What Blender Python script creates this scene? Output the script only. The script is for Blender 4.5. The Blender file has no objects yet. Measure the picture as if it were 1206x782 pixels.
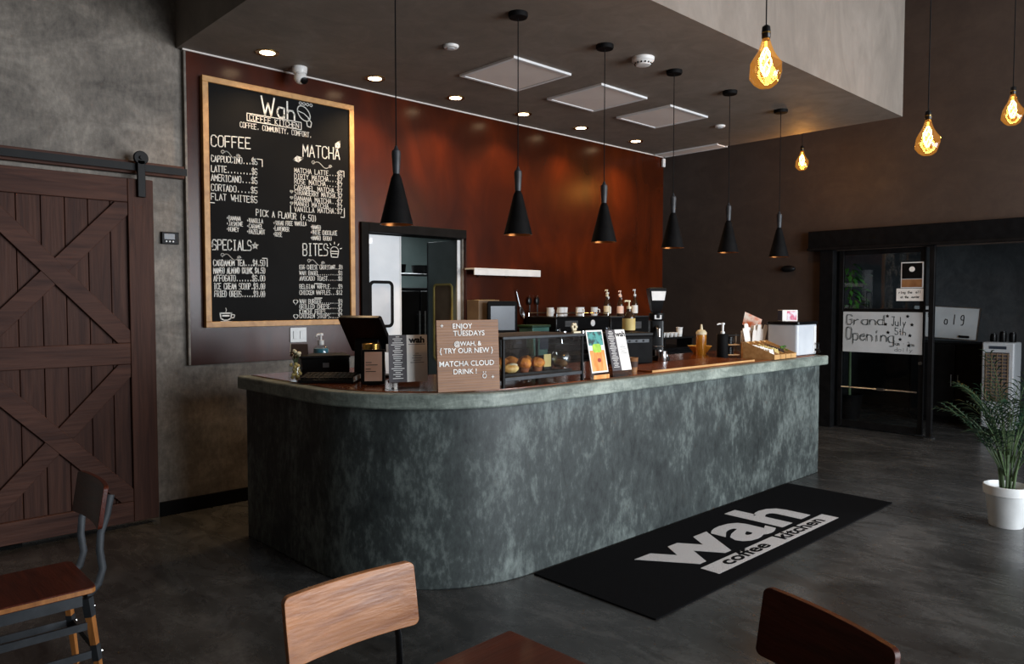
import bpy, bmesh, math, random
from mathutils import Matrix, Vector
random.seed(7)
PI = math.pi
R = math.radians
scene = bpy.context.scene
col = scene.collection

# ------------------------------------------------------------------ camera, world, light, exposure
cam_d = bpy.data.cameras.new('camera')
cam = bpy.data.objects.new('camera', cam_d)
col.objects.link(cam)
cam.location = (0, 0, 1.62)
cam.rotation_euler = (R(90 - 2.384), 0, R(46.6 - 90))
cam_d.sensor_width = 36.0
cam_d.lens = 877.0 / 1206.0 * 36.0
cam_d.clip_start = 0.05
scene.camera = cam

scene.view_settings.view_transform = 'Standard'
scene.view_settings.look = 'None'
scene.view_settings.gamma = 1.0
scene.view_settings.use_curve_mapping = False
scene.view_settings.exposure = 0.0
scene.cycles.use_denoising = True
scene.cycles.max_bounces = 8
scene.cycles.transparent_max_bounces = 12
scene.cycles.sample_clamp_indirect = 4.0

world = bpy.data.worlds.new('world')
scene.world = world
world.use_nodes = True
world.node_tree.nodes['Background'].inputs[0].default_value = (0.75, 0.85, 1.0, 1)
world.node_tree.nodes['Background'].inputs[1].default_value = 0.35


def area(name, loc, rot, sx, sy, power, color):
    d = bpy.data.lights.new(name, 'AREA')
    d.shape = 'RECTANGLE'
    d.size = sx
    d.size_y = sy
    d.energy = power
    d.color = color
    o = bpy.data.objects.new(name, d)
    o.location = loc
    o.rotation_euler = rot
    col.objects.link(o)
    return o


WIN = [(2.4, 4.6), (4.9, 7.1), (7.3, 9.4)]          # the street windows behind the camera (x ranges)
DAY = (0.86, 0.93, 1.0)
for a_, b_ in WIN:
    area('daylight', ((a_ + b_) / 2, -4.36, 2.2), (R(90), 0, 0), b_ - a_ - .1, 3.3, 330, DAY)
area('kitchen_daylight', (5.2, 7.4, 2.7), (0, 0, 0), 1.6, 1.0, 40, (0.9, 0.96, 1.0))  # unseen lamp under the kitchen ceiling, added to brighten the kitchen
area('lobby_daylight', (11.3, 1.2, 2.8), (0, 0, 0), 1.2, 1.2, 5, (0.85, 0.93, 1.0))  # unseen area lamp facing down under the closed lobby ceiling


# ------------------------------------------------------------------ materials
def lin(h):
    h = h.lstrip('#')
    out = []
    for i in (0, 2, 4):
        c = int(h[i:i + 2], 16) / 255
        out.append(c / 12.92 if c <= .04045 else ((c + .055) / 1.055) ** 2.4)
    return (*out, 1)


def pm(name, c1, c2=None, scale=6, stretch=(1, 1, 1), rough=.5, metal=0, bump=0, bscale=None, coat=0,
       spec=.5, lo=.35, hi=.65, detail=5, dist=0, c3=None, rvar=0, emit=0, sss=0):
    """principled material, colour mixed by noise"""
    m = bpy.data.materials.new(name)
    m.use_nodes = True
    nt = m.node_tree
    N, L = nt.nodes, nt.links
    b = N['Principled BSDF']
    b.inputs['Roughness'].default_value = rough
    b.inputs['Metallic'].default_value = metal
    b.inputs['Specular IOR Level'].default_value = spec
    b.inputs['Coat Weight'].default_value = coat
    b.inputs['Coat Roughness'].default_value = .12
    if c2 is None:
        c = lin(c1)
        c2v = tuple(min(1, x * 1.18 + .002) for x in c[:3]) + (1,)
        c1v = tuple(x * .86 for x in c[:3]) + (1,)
    else:
        c1v, c2v = lin(c1), lin(c2)
    tc = N.new('ShaderNodeTexCoord')
    mp = N.new('ShaderNodeMapping')
    mp.inputs['Scale'].default_value = stretch
    L.new(tc.outputs['Object'], mp.inputs[0])
    no = N.new('ShaderNodeTexNoise')
    no.inputs['Scale'].default_value = scale
    no.inputs['Detail'].default_value = detail
    no.inputs['Distortion'].default_value = dist
    L.new(mp.outputs[0], no.inputs['Vector'])
    cr = N.new('ShaderNodeValToRGB')
    cr.color_ramp.elements[0].position = lo
    cr.color_ramp.elements[1].position = hi
    cr.color_ramp.elements[0].color = c1v
    cr.color_ramp.elements[1].color = c2v
    if c3:
        e = cr.color_ramp.elements.new((lo + hi) / 2)
        e.color = lin(c3)
    L.new(no.outputs['Fac'], cr.inputs[0])
    L.new(cr.outputs[0], b.inputs['Base Color'])
    if rvar:
        mr = N.new('ShaderNodeMapRange')
        mr.inputs[3].default_value = max(.02, rough - rvar)
        mr.inputs[4].default_value = rough + rvar
        L.new(no.outputs['Fac'], mr.inputs[0])
        L.new(mr.outputs[0], b.inputs['Roughness'])
    if bump:
        bn = N.new('ShaderNodeTexNoise')
        bn.inputs['Scale'].default_value = bscale or scale * 3
        bn.inputs['Detail'].default_value = 6
        L.new(mp.outputs[0], bn.inputs['Vector'])
        bp = N.new('ShaderNodeBump')
        bp.inputs['Strength'].default_value = bump
        bp.inputs['Distance'].default_value = .02
        L.new(bn.outputs['Fac'], bp.inputs['Height'])
        L.new(bp.outputs[0], b.inputs['Normal'])
    if emit:
        L.new(cr.outputs[0], b.inputs['Emission Color'])
        b.inputs['Emission Strength'].default_value = emit
    return m


def plaster(name, dark, mid, light, scale=1.1, rough=.55, streak=(1, 1, .35), fine=.35, bump=.25, spec=.4, pos=(.3, .5, .7), big_w=.8):
    """trowelled microcement: broad clouds, dragged streaks and fine grain"""
    m = bpy.data.materials.new(name)
    m.use_nodes = True
    nt = m.node_tree
    N, L = nt.nodes, nt.links
    b = N['Principled BSDF']
    b.inputs['Roughness'].default_value = rough
    b.inputs['Specular IOR Level'].default_value = spec
    tc = N.new('ShaderNodeTexCoord')

    def noise(sc, st, det, dist=0.0):
        mp = N.new('ShaderNodeMapping')
        mp.inputs['Scale'].default_value = st
        L.new(tc.outputs['Object'], mp.inputs[0])
        n = N.new('ShaderNodeTexNoise')
        n.inputs['Scale'].default_value = sc
        n.inputs['Detail'].default_value = det
        n.inputs['Roughness'].default_value = .68
        n.inputs['Distortion'].default_value = dist
        L.new(mp.outputs[0], n.inputs['Vector'])
        return n.outputs['Fac']
    big = noise(scale, (1, 1, .8), 4, .6)
    stk = noise(scale * 4.5, streak, 8, 1.0)
    fin = noise(scale * 26, (1, 1, .5), 6)

    def madd(a, k, c):
        n = N.new('ShaderNodeMath')
        n.operation = 'MULTIPLY_ADD'
        L.new(a, n.inputs[0])
        n.inputs[1].default_value = k
        if isinstance(c, (int, float)):
            n.inputs[2].default_value = c
        else:
            L.new(c, n.inputs[2])
        return n.outputs[0]
    s = madd(big, big_w, 0.0)
    s = madd(stk, .75, s)
    s = madd(fin, fine, s)
    s = madd(s, 1 / (.75 + big_w + fine), 0.0)
    cr = N.new('ShaderNodeValToRGB')
    cr.color_ramp.elements[0].position = pos[0] + .05
    cr.color_ramp.elements[1].position = pos[2] - .02
    cr.color_ramp.elements[0].color = lin(dark)
    cr.color_ramp.elements[1].color = lin(light)
    e = cr.color_ramp.elements.new(pos[1])
    e.color = lin(mid)
    L.new(s, cr.inputs[0])
    L.new(cr.outputs[0], b.inputs['Base Color'])
    mr = N.new('ShaderNodeMapRange')
    mr.inputs[3].default_value = rough + .12
    mr.inputs[4].default_value = max(.05, rough - .12)
    L.new(stk, mr.inputs[0])
    L.new(mr.outputs[0], b.inputs['Roughness'])
    bp = N.new('ShaderNodeBump')
    bp.inputs['Strength'].default_value = bump
    bp.inputs['Distance'].default_value = .012
    L.new(s, bp.inputs['Height'])
    L.new(bp.outputs[0], b.inputs['Normal'])
    return m


def pane(name, tint=(1, 1, 1), ior=1.45, rough=.0, base=.0, em=0):
    """thin clear sheet: mostly see-through, reflecting by its angle"""
    m = bpy.data.materials.new(name)
    m.use_nodes = True
    nt = m.node_tree
    N, L = nt.nodes, nt.links
    for n in list(N):
        N.remove(n)
    out = N.new('ShaderNodeOutputMaterial')
    tr = N.new('ShaderNodeBsdfTransparent')
    tr.inputs[0].default_value = (*tint, 1)
    gl = N.new('ShaderNodeBsdfGlossy')
    gl.inputs['Roughness'].default_value = rough
    fr = N.new('ShaderNodeFresnel')
    fr.inputs[0].default_value = ior
    geo = N.new('ShaderNodeNewGeometry')
    inv = N.new('ShaderNodeMath')
    inv.operation = 'SUBTRACT'
    inv.inputs[0].default_value = 1.0
    L.new(geo.outputs['Backfacing'], inv.inputs[1])
    front = N.new('ShaderNodeMath')
    front.operation = 'MULTIPLY'
    L.new(fr.outputs[0], front.inputs[0])
    L.new(inv.outputs[0], front.inputs[1])
    fr = front
    mx = N.new('ShaderNodeMixShader')
    if base:
        ad = N.new('ShaderNodeMath')
        ad.operation = 'ADD'
        ad.inputs[1].default_value = base
        L.new(fr.outputs[0], ad.inputs[0])
        L.new(ad.outputs[0], mx.inputs[0])
    else:
        L.new(fr.outputs[0], mx.inputs[0])
    L.new(tr.outputs[0], mx.inputs[1])
    L.new(gl.outputs[0], mx.inputs[2])
    if em:
        e = N.new('ShaderNodeEmission')
        e.inputs[0].default_value = (1.0, .42, .07, 1)
        e.inputs[1].default_value = em
        a = N.new('ShaderNodeAddShader')
        L.new(mx.outputs[0], a.inputs[0])
        L.new(e.outputs[0], a.inputs[1])
        mx = a
    L.new(mx.outputs[0], out.inputs[0])
    return m


def glow(name, color, strength):
    m = bpy.data.materials.new(name)
    m.use_nodes = True
    b = m.node_tree.nodes['Principled BSDF']
    b.inputs['Base Color'].default_value = (*color, 1)
    b.inputs['Emission Color'].default_value = (*color, 1)
    b.inputs['Emission Strength'].default_value = strength
    return m


def wood(name, c1, c2, along=(1, 14, 14), scale=2.2, rough=.4, coat=0, bump=.08, spec=.5):
    return pm(name, c1, c2, scale=scale, stretch=along, rough=rough, coat=coat, bump=bump, bscale=scale * 4, dist=.8, detail=7,
              lo=.3, hi=.7, spec=spec)


M = {}
M['counter'] = plaster('counter_microcement', '#1a1e1f', '#3c4241', '#7b8480', scale=1.25, rough=.5, streak=(1.15, 1.15, .55), fine=.8, bump=.22, pos=(.31, .49, .66), big_w=1.15)
M['slab'] = plaster('counter_slab_cement', '#434a45', '#7a837b', '#b6beb3', scale=2.2, rough=.42, streak=(.5, .5, 1.6), fine=.5, bump=.3)
M['wall_cement'] = plaster('wall_microcement', '#3c3732', '#736b62', '#a99f92', scale=1.1, rough=.6, streak=(.4, .4, .8), fine=.55)
M['soffit'] = plaster('soffit_plaster', '#6d655d', '#7a7168', '#8a8178', scale=.8, rough=.7, streak=(1, 1, .4), fine=.2, bump=.08)
M['dark_wall'] = plaster('dark_brown_plaster', '#382c25', '#41342c', '#4d3f36', scale=.7, rough=.6, streak=(.6, .6, 1), fine=.25, bump=.1)
M['grey_wall'] = plaster('lobby_plaster', '#3a3d40', '#4c5053', '#63676a', scale=1.2, rough=.6, streak=(.8, .8, .8), fine=.3)
M['floor'] = plaster('polished_concrete', '#171717', '#3b3b3a', '#62615f', scale=1.3, rough=.27, streak=(.9, .35, 1), fine=.35, bump=.05, spec=.5)
M['panel_wood'] = pm('stained_wall_panel', '#280c03', '#521d05', scale=1.8, stretch=(1.5, 1, .7), rough=.25, dist=.6, detail=9, lo=.22, hi=.8,
                     c3='#391303', spec=.26, coat=0, bump=.05)
M['barn'] = pm('barn_wood', '#301a14', '#543529', scale=2.6, stretch=(9, 1, .55), rough=.6, spec=.2, dist=1.1, detail=8, bump=.15, lo=.25, hi=.75)
M['barn2'] = pm('barn_rail_wood', '#341d17', '#58382c', scale=2.6, stretch=(.7, 1, 8), rough=.6, spec=.2, dist=1.1, detail=8, bump=.15, lo=.25, hi=.75)
M['oak'] = wood('oak_frame', '#a87843', '#c99a5e', along=(6, 6, 6), rough=.45)
M['chairwood'] = wood('chair_wood', '#8a5027', '#bd7d4c', along=(1.0, 9, 9), scale=3.4, rough=.33, coat=.35)  # backrest wood made paler for the window light on it
M['chairwood_dark'] = wood('chair_seat_wood', '#3a140a', '#522010', along=(1.0, 9, 9), scale=3.4, rough=.4, spec=.25)  # dark seat wood, also the backrests coloured as in shade
M['legwood'] = wood('chair_leg_wood', '#8a5528', '#b0743d', along=(9, 9, 1), scale=3, rough=.45)
M['table'] = wood('table_wood', '#43180d', '#5c2614', along=(1, 9, 9), scale=3, rough=.3, coat=.3)
M['bar_top'] = wood('bar_top_wood', '#5e2e14', '#8c4a22', along=(.8, 7, 7), scale=2.6, rough=.16, coat=.5)
M['mat_wood'] = wood('board_wood', '#6d3518', '#8f4d25', along=(1, 8, 8), scale=3, rough=.25)
M['letterwood'] = pm('letter_board_wood', '#755239', '#9b7152', scale=3, stretch=(.6, 1, 26), rough=.55, dist=.4, lo=.3, hi=.7)
M['ply'] = wood('bamboo_wood', '#b98a52', '#d3a871', along=(1, 6, 6), scale=4, rough=.5)
M['black'] = pm('black_metal', '#070708', scale=12, rough=.5, spec=.2)
M['matte_black'] = pm('matte_black', '#050506', scale=12, rough=.7, spec=.12)
M['gloss_black'] = pm('gloss_black_plastic', '#060607', scale=10, rough=.3, spec=.3)
M['gunmetal'] = pm('grey_painted_steel', '#2a2d30', '#383b3f', scale=14, rough=.5, metal=.3)
M['steel'] = pm('brushed_steel', '#a4a6a8', '#c2c3c4', scale=6, stretch=(1, 1, 12), rough=.28, metal=1)
M['chrome'] = pm('polished_chrome', '#c9cbcd', scale=6, rough=.12, metal=1)
M['brass'] = pm('brass', '#a3803f', '#bf9a55', scale=9, rough=.25, metal=1)
M['copper'] = pm('copper_lining', '#b06a35', '#c98046', scale=9, rough=.3, metal=.9)
M['white_plastic'] = pm('white_plastic', '#d6d6d4', '#e2e2e0', scale=8, rough=.38)
M['white_paint'] = pm('white_paint', '#dcdfe1', '#e8eaeb', scale=4, rough=.45)
M['ceiling_panel'] = pm('ceiling_panel', '#e6ddd7', '#ece4de', scale=3, rough=.7)
M['chalk'] = pm('chalk', '#cfcfca', '#f0f0ea', scale=60, rough=.9, lo=.3, hi=.6)
M['board'] = pm('blackboard_slate', '#0b0c0d', '#111213', scale=3, rough=.8, lo=.3, hi=.7, spec=.15)
M['paper'] = pm('paper', '#ece8e1', '#f4f1ea', scale=8, rough=.7)
M['white_letters'] = pm('white_letters', '#e9e7e2', scale=9, rough=.5)
M['dark_print'] = pm('dark_print', '#3f3a3d', '#4a4548', scale=9, rough=.6)
M['pink_paper'] = pm('pink_paper', '#f0c4ac', '#f8d8c8', scale=7, rough=.6)
M['ink'] = pm('ink', '#141416', scale=9, rough=.6)
M['marker'] = pm('marker_ink', '#2b3a3c', scale=9, rough=.6)
M['whiteboard'] = pm('whiteboard', '#b9bdbe', '#c6cacb', scale=4, rough=.3)
M['glass'] = pane('clear_glass', (.97, .98, .98))
M['case_glass'] = pane('case_glass', (.96, .97, .97), base=.02)
M['door_glass'] = pane('door_glass', (.72, .75, .76), base=.01)
M['amber'] = pane('amber_bulb_glass', (1.0, .76, .38), ior=1.4, base=.03, em=.18)
M['jar'] = pane('jar_glass', (.9, .93, .93), base=.03)
M['bag'] = pane('bag_film', (.8, .83, .8), base=.12, rough=.25)
M['soil'] = pm('potting_soil', '#1d1612', '#2c221b', scale=40, rough=.95, bump=.5)
M['leaf'] = pm('palm_leaf', '#16291d', '#2c4c33', scale=5, rough=.38, lo=.3, hi=.7)
M['leaf_bright'] = pm('bright_leaf', '#2e6b2c', '#5aa043', scale=6, rough=.45, lo=.3, hi=.7)
M['stem'] = pm('palm_stem', '#3c5030', '#566b42', scale=9, rough=.6)
M['muffin'] = pm('muffin_top', '#b05a1a', '#ec9c3e', scale=22, rough=.6, bump=.5, lo=.3, hi=.7)
M['muffin_cup'] = pm('muffin_paper_cup', '#7d4020', '#9a5c36', scale=16, rough=.7)
M['croissant'] = pm('pastry_crust', '#c58a3c', '#ecd08a', scale=18, rough=.55, bump=.3)
M['brownie'] = pm('brown_cake', '#2d150d', '#4a2415', scale=16, rough=.7, bump=.3)
M['mat'] = pm('mat_pile', '#08080a', '#0e0e10', scale=180, rough=.95, spec=.1, bump=.4)
M['mat_white'] = pm('mat_white_pile', '#8d8c8c', '#d8d7d6', scale=190, rough=.95, spec=.1, lo=.25, hi=.6)
M['amber_fluid'] = pm('amber_syrup', '#b06d14', '#d4932f', scale=5, rough=.25, lo=.3, hi=.7)
M['cream'] = pm('cream_plastic', '#d8cba8', '#e6dcc0', scale=6, rough=.45)
M['label_cream'] = pm('cream_label', '#b9a15f', '#cdb878', scale=8, rough=.6)
M['bottle_dark'] = pm('dark_bottle', '#2a1a10', '#3d2817', scale=6, rough=.15)
M['teal_plastic'] = pm('green_translucent_plastic', '#3d5f57', '#54796f', scale=4, rough=.25)
M['screen'] = pm('grey_blue_screen', '#20252e', '#39404c', scale=2, rough=.3)
M['blue_fluid'] = pm('blue_fluid', '#3f7d92', '#5b9db0', scale=4, rough=.2)
M['brown_card'] = pm('brown_card', '#3d2a22', '#4f382d', scale=6, rough=.7)
M['frosted'] = pm('frosted_plastic', '#bcc1c7', '#d0d4d8', scale=3, rough=.3)
M['kraft'] = pm('kraft_brown', '#7d5330', '#9a6d43', scale=9, rough=.6)
M['poster_green'] = pm('poster_green', '#6fae2d', '#b6d84a', scale=20, rough=.5)
M['poster_orange'] = pm('poster_orange', '#e0822c', '#f1b06a', scale=14, stretch=(3, 1, .6), rough=.5)
M['poster_teal'] = pm('poster_teal', '#15383b', '#4a9a94', scale=30, rough=.5, lo=.42, hi=.56)
M['red'] = pm('berry_red', '#a02a18', scale=8, rough=.4)
M['photo'] = pm('printed_photo', '#efe2d4', '#dd6a2c', scale=11, rough=.4, lo=.4, hi=.62)
M['pink_print'] = pm('pink_print', '#d9cfd6', '#c4506e', scale=22, rough=.5, lo=.45, hi=.6)
M['navy'] = pm('navy_card', '#1c2340', scale=6, rough=.5)
M['yellow_plastic'] = pm('yellow_wrap', '#9c8a4a', '#b7a562', scale=5, rough=.4)
M['grey_panel'] = pm('grey_kitchen_panel', '#5f6b6b', '#748080', scale=2, rough=.5)  # white door leaf greyed, its shade put into the colour
M['kitchen_wall'] = pm('kitchen_wall', '#5c6b69', '#6c7a78', scale=2, rough=.7)
M['tan_card'] = pm('tan_card', '#6b5743', '#7d6851', scale=5, rough=.7)
M['cooler_white'] = pm('cooler_white', '#a9acae', '#b6b9bb', scale=4, rough=.4)
M['bulb_hot'] = glow('filament_glow', (1.0, .62, .2), 60)
M['bulb_core'] = glow('bulb_core_glow', (1.0, .5, .12), 5)
M['spot_disc'] = glow('downlight_disc', (1.0, .72, .42), 14)
M['dim_bulb'] = glow('pendant_bulb', (1.0, .62, .32), 1.2)


# ------------------------------------------------------------------ mesh builder
class MB:
    def __init__(s):
        s.v, s.f, s.m = [], [], []

    def add(s, vs, fs, mi=0, X=None):
        o = len(s.v)
        s.v += [tuple(X @ Vector(p)) if X else tuple(p) for p in vs]
        s.f += [tuple(i + o for i in f) for f in fs]
        s.m += [mi] * len(fs)
        return s

    def box(s, a, b, mi=0, X=None):
        (x0, y0, z0), (x1, y1, z1) = a, b
        vs = [(x0, y0, z0), (x1, y0, z0), (x1, y1, z0), (x0, y1, z0), (x0, y0, z1), (x1, y0, z1), (x1, y1, z1), (x0, y1, z1)]
        return s.add(vs, [(3, 2, 1, 0), (4, 5, 6, 7), (0, 1, 5, 4), (1, 2, 6, 5), (2, 3, 7, 6), (3, 0, 4, 7)], mi, X)

    def cb(s, c, d, mi=0, X=None):
        return s.box([c[i] - d[i] / 2 for i in range(3)], [c[i] + d[i] / 2 for i in range(3)], mi, X)

    def lathe(s, prof, n=24, c=(0, 0, 0), mi=0, X=None, cap=True, wob=None):
        vs, fs = [], []
        for k, (r, z) in enumerate(prof):
            for i in range(n):
                t = 2 * PI * i / n
                q = r * (wob(t, z) if wob else 1)
                vs.append((c[0] + q * math.cos(t), c[1] + q * math.sin(t), c[2] + z))
        for k in range(len(prof) - 1):
            for i in range(n):
                j = (i + 1) % n
                fs.append((k * n + i, k * n + j, (k + 1) * n + j, (k + 1) * n + i))
        if cap:
            fs.append(tuple(reversed(range(n))))
            fs.append(tuple(range((len(prof) - 1) * n, len(prof) * n)))
        return s.add(vs, fs, mi, X)

    def tube(s, pts, r, n=8, mi=0, X=None, flat=None):
        pts = [Vector(p) for p in pts]
        rs = r if isinstance(r, (list, tuple)) else [r] * len(pts)
        vs, fs = [], []
        up = None
        for k, p in enumerate(pts):
            t = (pts[min(k + 1, len(pts) - 1)] - pts[max(k - 1, 0)]).normalized()
            if up is None:
                up = Vector((0, 0, 1)) if abs(t.z) < .9 else Vector((1, 0, 0))
            a = t.cross(up).normalized()
            up = a.cross(t).normalized()
            for i in range(n):
                w = 2 * PI * i / n
                vs.append(tuple(p + a * math.cos(w) * rs[k] + up * math.sin(w) * rs[k] * (flat or 1)))
        for k in range(len(pts) - 1):
            for i in range(n):
                j = (i + 1) % n
                fs.append((k * n + i, k * n + j, (k + 1) * n + j, (k + 1) * n + i))
        fs.append(tuple(reversed(range(n))))
        fs.append(tuple(range((len(pts) - 1) * n, len(pts) * n)))
        return s.add(vs, fs, mi, X)

    def prism(s, poly, z0, z1, mi=0, X=None):
        n = len(poly)
        vs = [(x, y, z0) for x, y in poly] + [(x, y, z1) for x, y in poly]
        fs = [tuple(reversed(range(n))), tuple(range(n, 2 * n))]
        fs += [(i, (i + 1) % n, n + (i + 1) % n, n + i) for i in range(n)]
        return s.add(vs, fs, mi, X)

    def ball(s, c, r, n=14, m=9, mi=0, X=None, f=None):
        rx, ry, rz = (r, r, r) if isinstance(r, (int, float)) else r
        vs, fs = [], []
        for k in range(m + 1):
            ph = -PI / 2 + PI * k / m
            for i in range(n):
                t = 2 * PI * i / n
                q = f(t, ph) if f else 1
                vs.append((c[0] + rx * q * max(.02, math.cos(ph)) * math.cos(t), c[1] + ry * q * max(.02, math.cos(ph)) * math.sin(t), c[2] + rz * q * math.sin(ph)))
        for k in range(m):
            for i in range(n):
                j = (i + 1) % n
                fs.append((k * n + i, k * n + j, (k + 1) * n + j, (k + 1) * n + i))
        fs.append(tuple(reversed(range(n))))
        fs.append(tuple(range(m * n, (m + 1) * n)))
        return s.add(vs, fs, mi, X)

    def line(s, pts, w, mi=0, X=None, t=.0012):
        """flat stroke drawn in the local xz plane, facing -y"""
        for (x0, z0), (x1, z1) in zip(pts, pts[1:]):
            d = Vector((x1 - x0, z1 - z0))
            if d.length < 1e-6:
                continue
            d.normalize()
            nx, nz = -d.y * w / 2, d.x * w / 2
            ex, ez = d.x * w * .35, d.y * w * .35
            q = [(x0 + nx - ex, z0 + nz - ez), (x0 - nx - ex, z0 - nz - ez), (x1 - nx + ex, z1 - nz + ez), (x1 + nx + ex, z1 + nz + ez)]
            vs = [(x, 0, z) for x, z in q] + [(x, -t, z) for x, z in q]
            s.add(vs, [(4, 5, 6, 7), (0, 1, 5, 4), (1, 2, 6, 5), (2, 3, 7, 6), (3, 0, 4, 7)], mi, X)
        return s

    def hand(s, text, x0, z0, x1, z1, h, w, mi=0, X=None, jit=.25):
        n = len(text)
        sx = (x1 - x0) / (n * 5.4 - 1.4)
        for k, ch in enumerate(text):
            for st in GLYPH.get(ch, '').split('/'):
                pts = []
                for tok in st.split():
                    gx, gy = int(tok[0]), (-2 if tok[1] == 'm' else int(tok[1]))
                    gx += k * 5.4 + random.uniform(-jit, jit)
                    gy += random.uniform(-jit, jit)
                    x = x0 + gx * sx
                    pts.append((x, z0 + (z1 - z0) * (x - x0) / max(1e-6, x1 - x0) + gy * h / 6))
                s.line(pts, w, mi, X)
        return s

    def text(s, body, size, X, mi=0, off=0.0, ext=.0006, align='CENTER', sx=1, space=1.0):
        c = bpy.data.curves.new('t', 'FONT')
        c.body, c.size, c.offset, c.extrude, c.align_x = body, size, off, ext, align
        c.resolution_u = 3
        c.space_character = space
        o = bpy.data.objects.new('t', c)
        col.objects.link(o)
        dg = bpy.context.evaluated_depsgraph_get()
        me = bpy.data.meshes.new_from_object(o.evaluated_get(dg))
        s.add([(v.co.x * sx, v.co.y, v.co.z) for v in me.vertices], [tuple(p.vertices) for p in me.polygons], mi, X)
        bpy.data.objects.remove(o)
        bpy.data.curves.remove(c)
        bpy.data.meshes.remove(me)
        return s

    def build(s, name, mats, parent=None, bevel=0, seg=2, loc=None, rot=None, sharp=38, fix=True):
        me = bpy.data.meshes.new(name)
        me.from_pydata(s.v, [], s.f)
        for m in (mats if isinstance(mats, (list, tuple)) else [mats]):
            me.materials.append(m)
        me.polygons.foreach_set('material_index', s.m)
        if fix:
            bm = bmesh.new()
            bm.from_mesh(me)
            bmesh.ops.recalc_face_normals(bm, faces=bm.faces)
            bm.to_mesh(me)
            bm.free()
        me.polygons.foreach_set('use_smooth', [True] * len(me.polygons))
        me.set_sharp_from_angle(angle=R(sharp))
        me.update()
        o = bpy.data.objects.new(name, me)
        col.objects.link(o)
        if parent:
            o.parent = parent
        if loc:
            o.location = loc
        if rot:
            o.rotation_euler = rot
        if bevel:
            b = o.modifiers.new('bevel', 'BEVEL')
            b.width = bevel
            b.segments = seg
            b.limit_method = 'ANGLE'
            b.angle_limit = R(40)
        return o


def thing(name, label, cat, loc=(0, 0, 0), rz=0, group=None, rot=None):
    o = bpy.data.objects.new(name, None)
    o.empty_display_size = .05
    col.objects.link(o)
    o.location = loc
    o.rotation_euler = rot or (0, 0, rz)
    o['label'] = label
    o['category'] = cat
    if group:
        o['group'] = group
    return o


def tag(o, label, cat, group=None):
    o['label'] = label
    o['category'] = cat
    if group:
        o['group'] = group
    return o


def struct(o, label=None):
    o['kind'] = 'structure'
    if label:
        o['label'] = label
    return o


def copy_tree(o, parent=None):
    c = o.copy()
    col.objects.link(c)
    if parent:
        c.parent = parent
    for ch in [q for q in bpy.data.objects if q.parent == o]:
        copy_tree(ch, c)
    return c


def RX(a):
    return Matrix.Rotation(R(a), 4, 'X')


def RY(a):
    return Matrix.Rotation(R(a), 4, 'Y')


def RZ(a):
    return Matrix.Rotation(R(a), 4, 'Z')


def T(x, y, z):
    return Matrix.Translation((x, y, z))


UP = RX(90)      # text lying in xy stands up facing -y

GLYPH = {
    'A': '00 26 40/12 32', 'B': '00 06 36 45 44 33 03/33 42 41 30 00', 'C': '45 36 16 05 01 10 30 41', 'D': '00 06 26 44 42 20 00',
    'E': '46 06 00 40/03 33', 'F': '46 06 00/03 33', 'G': '45 36 16 05 01 10 30 41 43 23', 'H': '00 06/40 46/03 43', 'I': '10 30/16 36/20 26',
    'J': '06 46/36 31 20 10 01', 'K': '00 06/46 03 40', 'L': '06 00 40', 'M': '00 06 22 46 40', 'N': '00 06 40 46',
    'O': '10 01 05 16 36 45 41 30 10', 'P': '00 06 36 45 44 33 03', 'Q': '10 01 05 16 36 45 41 30 10/22 40', 'R': '00 06 36 45 44 33 03/23 40',
    'S': '45 36 16 05 04 13 33 42 41 30 10 00', 'T': '06 46/26 20', 'U': '06 01 10 30 41 46', 'V': '06 20 46', 'W': '06 10 24 30 46',
    'X': '00 46/06 40', 'Y': '06 23 46/23 20', 'Z': '06 46 00 40', '0': '10 01 05 16 36 45 41 30 10', '1': '15 26 20/10 30',
    '2': '05 16 36 45 44 00 40', '3': '06 46 23 33 42 41 30 10 01', '4': '30 36 02 42', '5': '46 06 03 33 42 41 30 10 01',
    '6': '45 36 16 05 01 10 30 41 42 33 13 02', '7': '06 46 10', '8': '13 04 05 16 36 45 44 33 13 02 01 10 30 41 42 33',
    '9': '43 13 04 05 16 36 45 41 30 10', '$': '45 36 16 05 04 13 33 42 41 30 10 01/27 20', '.': '20 21', ',': '21 10', '(': '36 24 22 30',
    ')': '16 24 22 10', '+': '21 25/03 43', '*': '13 33/22 24', '!': '26 22/20 21', '&': '40 05 16 25 01 10 42',
    'a': '43 13 02 01 10 30 41/43 40', 'h': '06 00/02 13 33 42 40', 'n': '03 00/02 13 33 42 40', 'p': '03 0m/03 33 42 41 30 00',
    'e': '02 42 33 13 02 01 10 30 41', 'i': '23 20/25 24', 'g': '43 13 02 01 10 40/43 4m 1m', 'u': '03 01 10 30 41/43 40', 'l': '26 20',
    'y': '03 20/43 0m', 'r': '03 00/02 23 33', 'd': '46 40/43 13 02 01 10 40', 't': '25 21 30/13 33', 'o': '13 02 01 10 30 41 42 33 13',
    's': '43 13 02 42 41 10 00', 'm': '03 00/02 13 22 20/22 33 42 40', '-': '13 33',
}

# ------------------------------------------------------------------ the room
ZC = 3.51            # underside of the dropped ceiling over the bar
YW = 5.84            # back wall
XE = 8.22            # right end of the back wall and of the dropped ceiling
XR = 9.6             # right wall
ZH = 5.2             # ceiling of the hall
CT = 1.115           # bar top height

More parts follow.
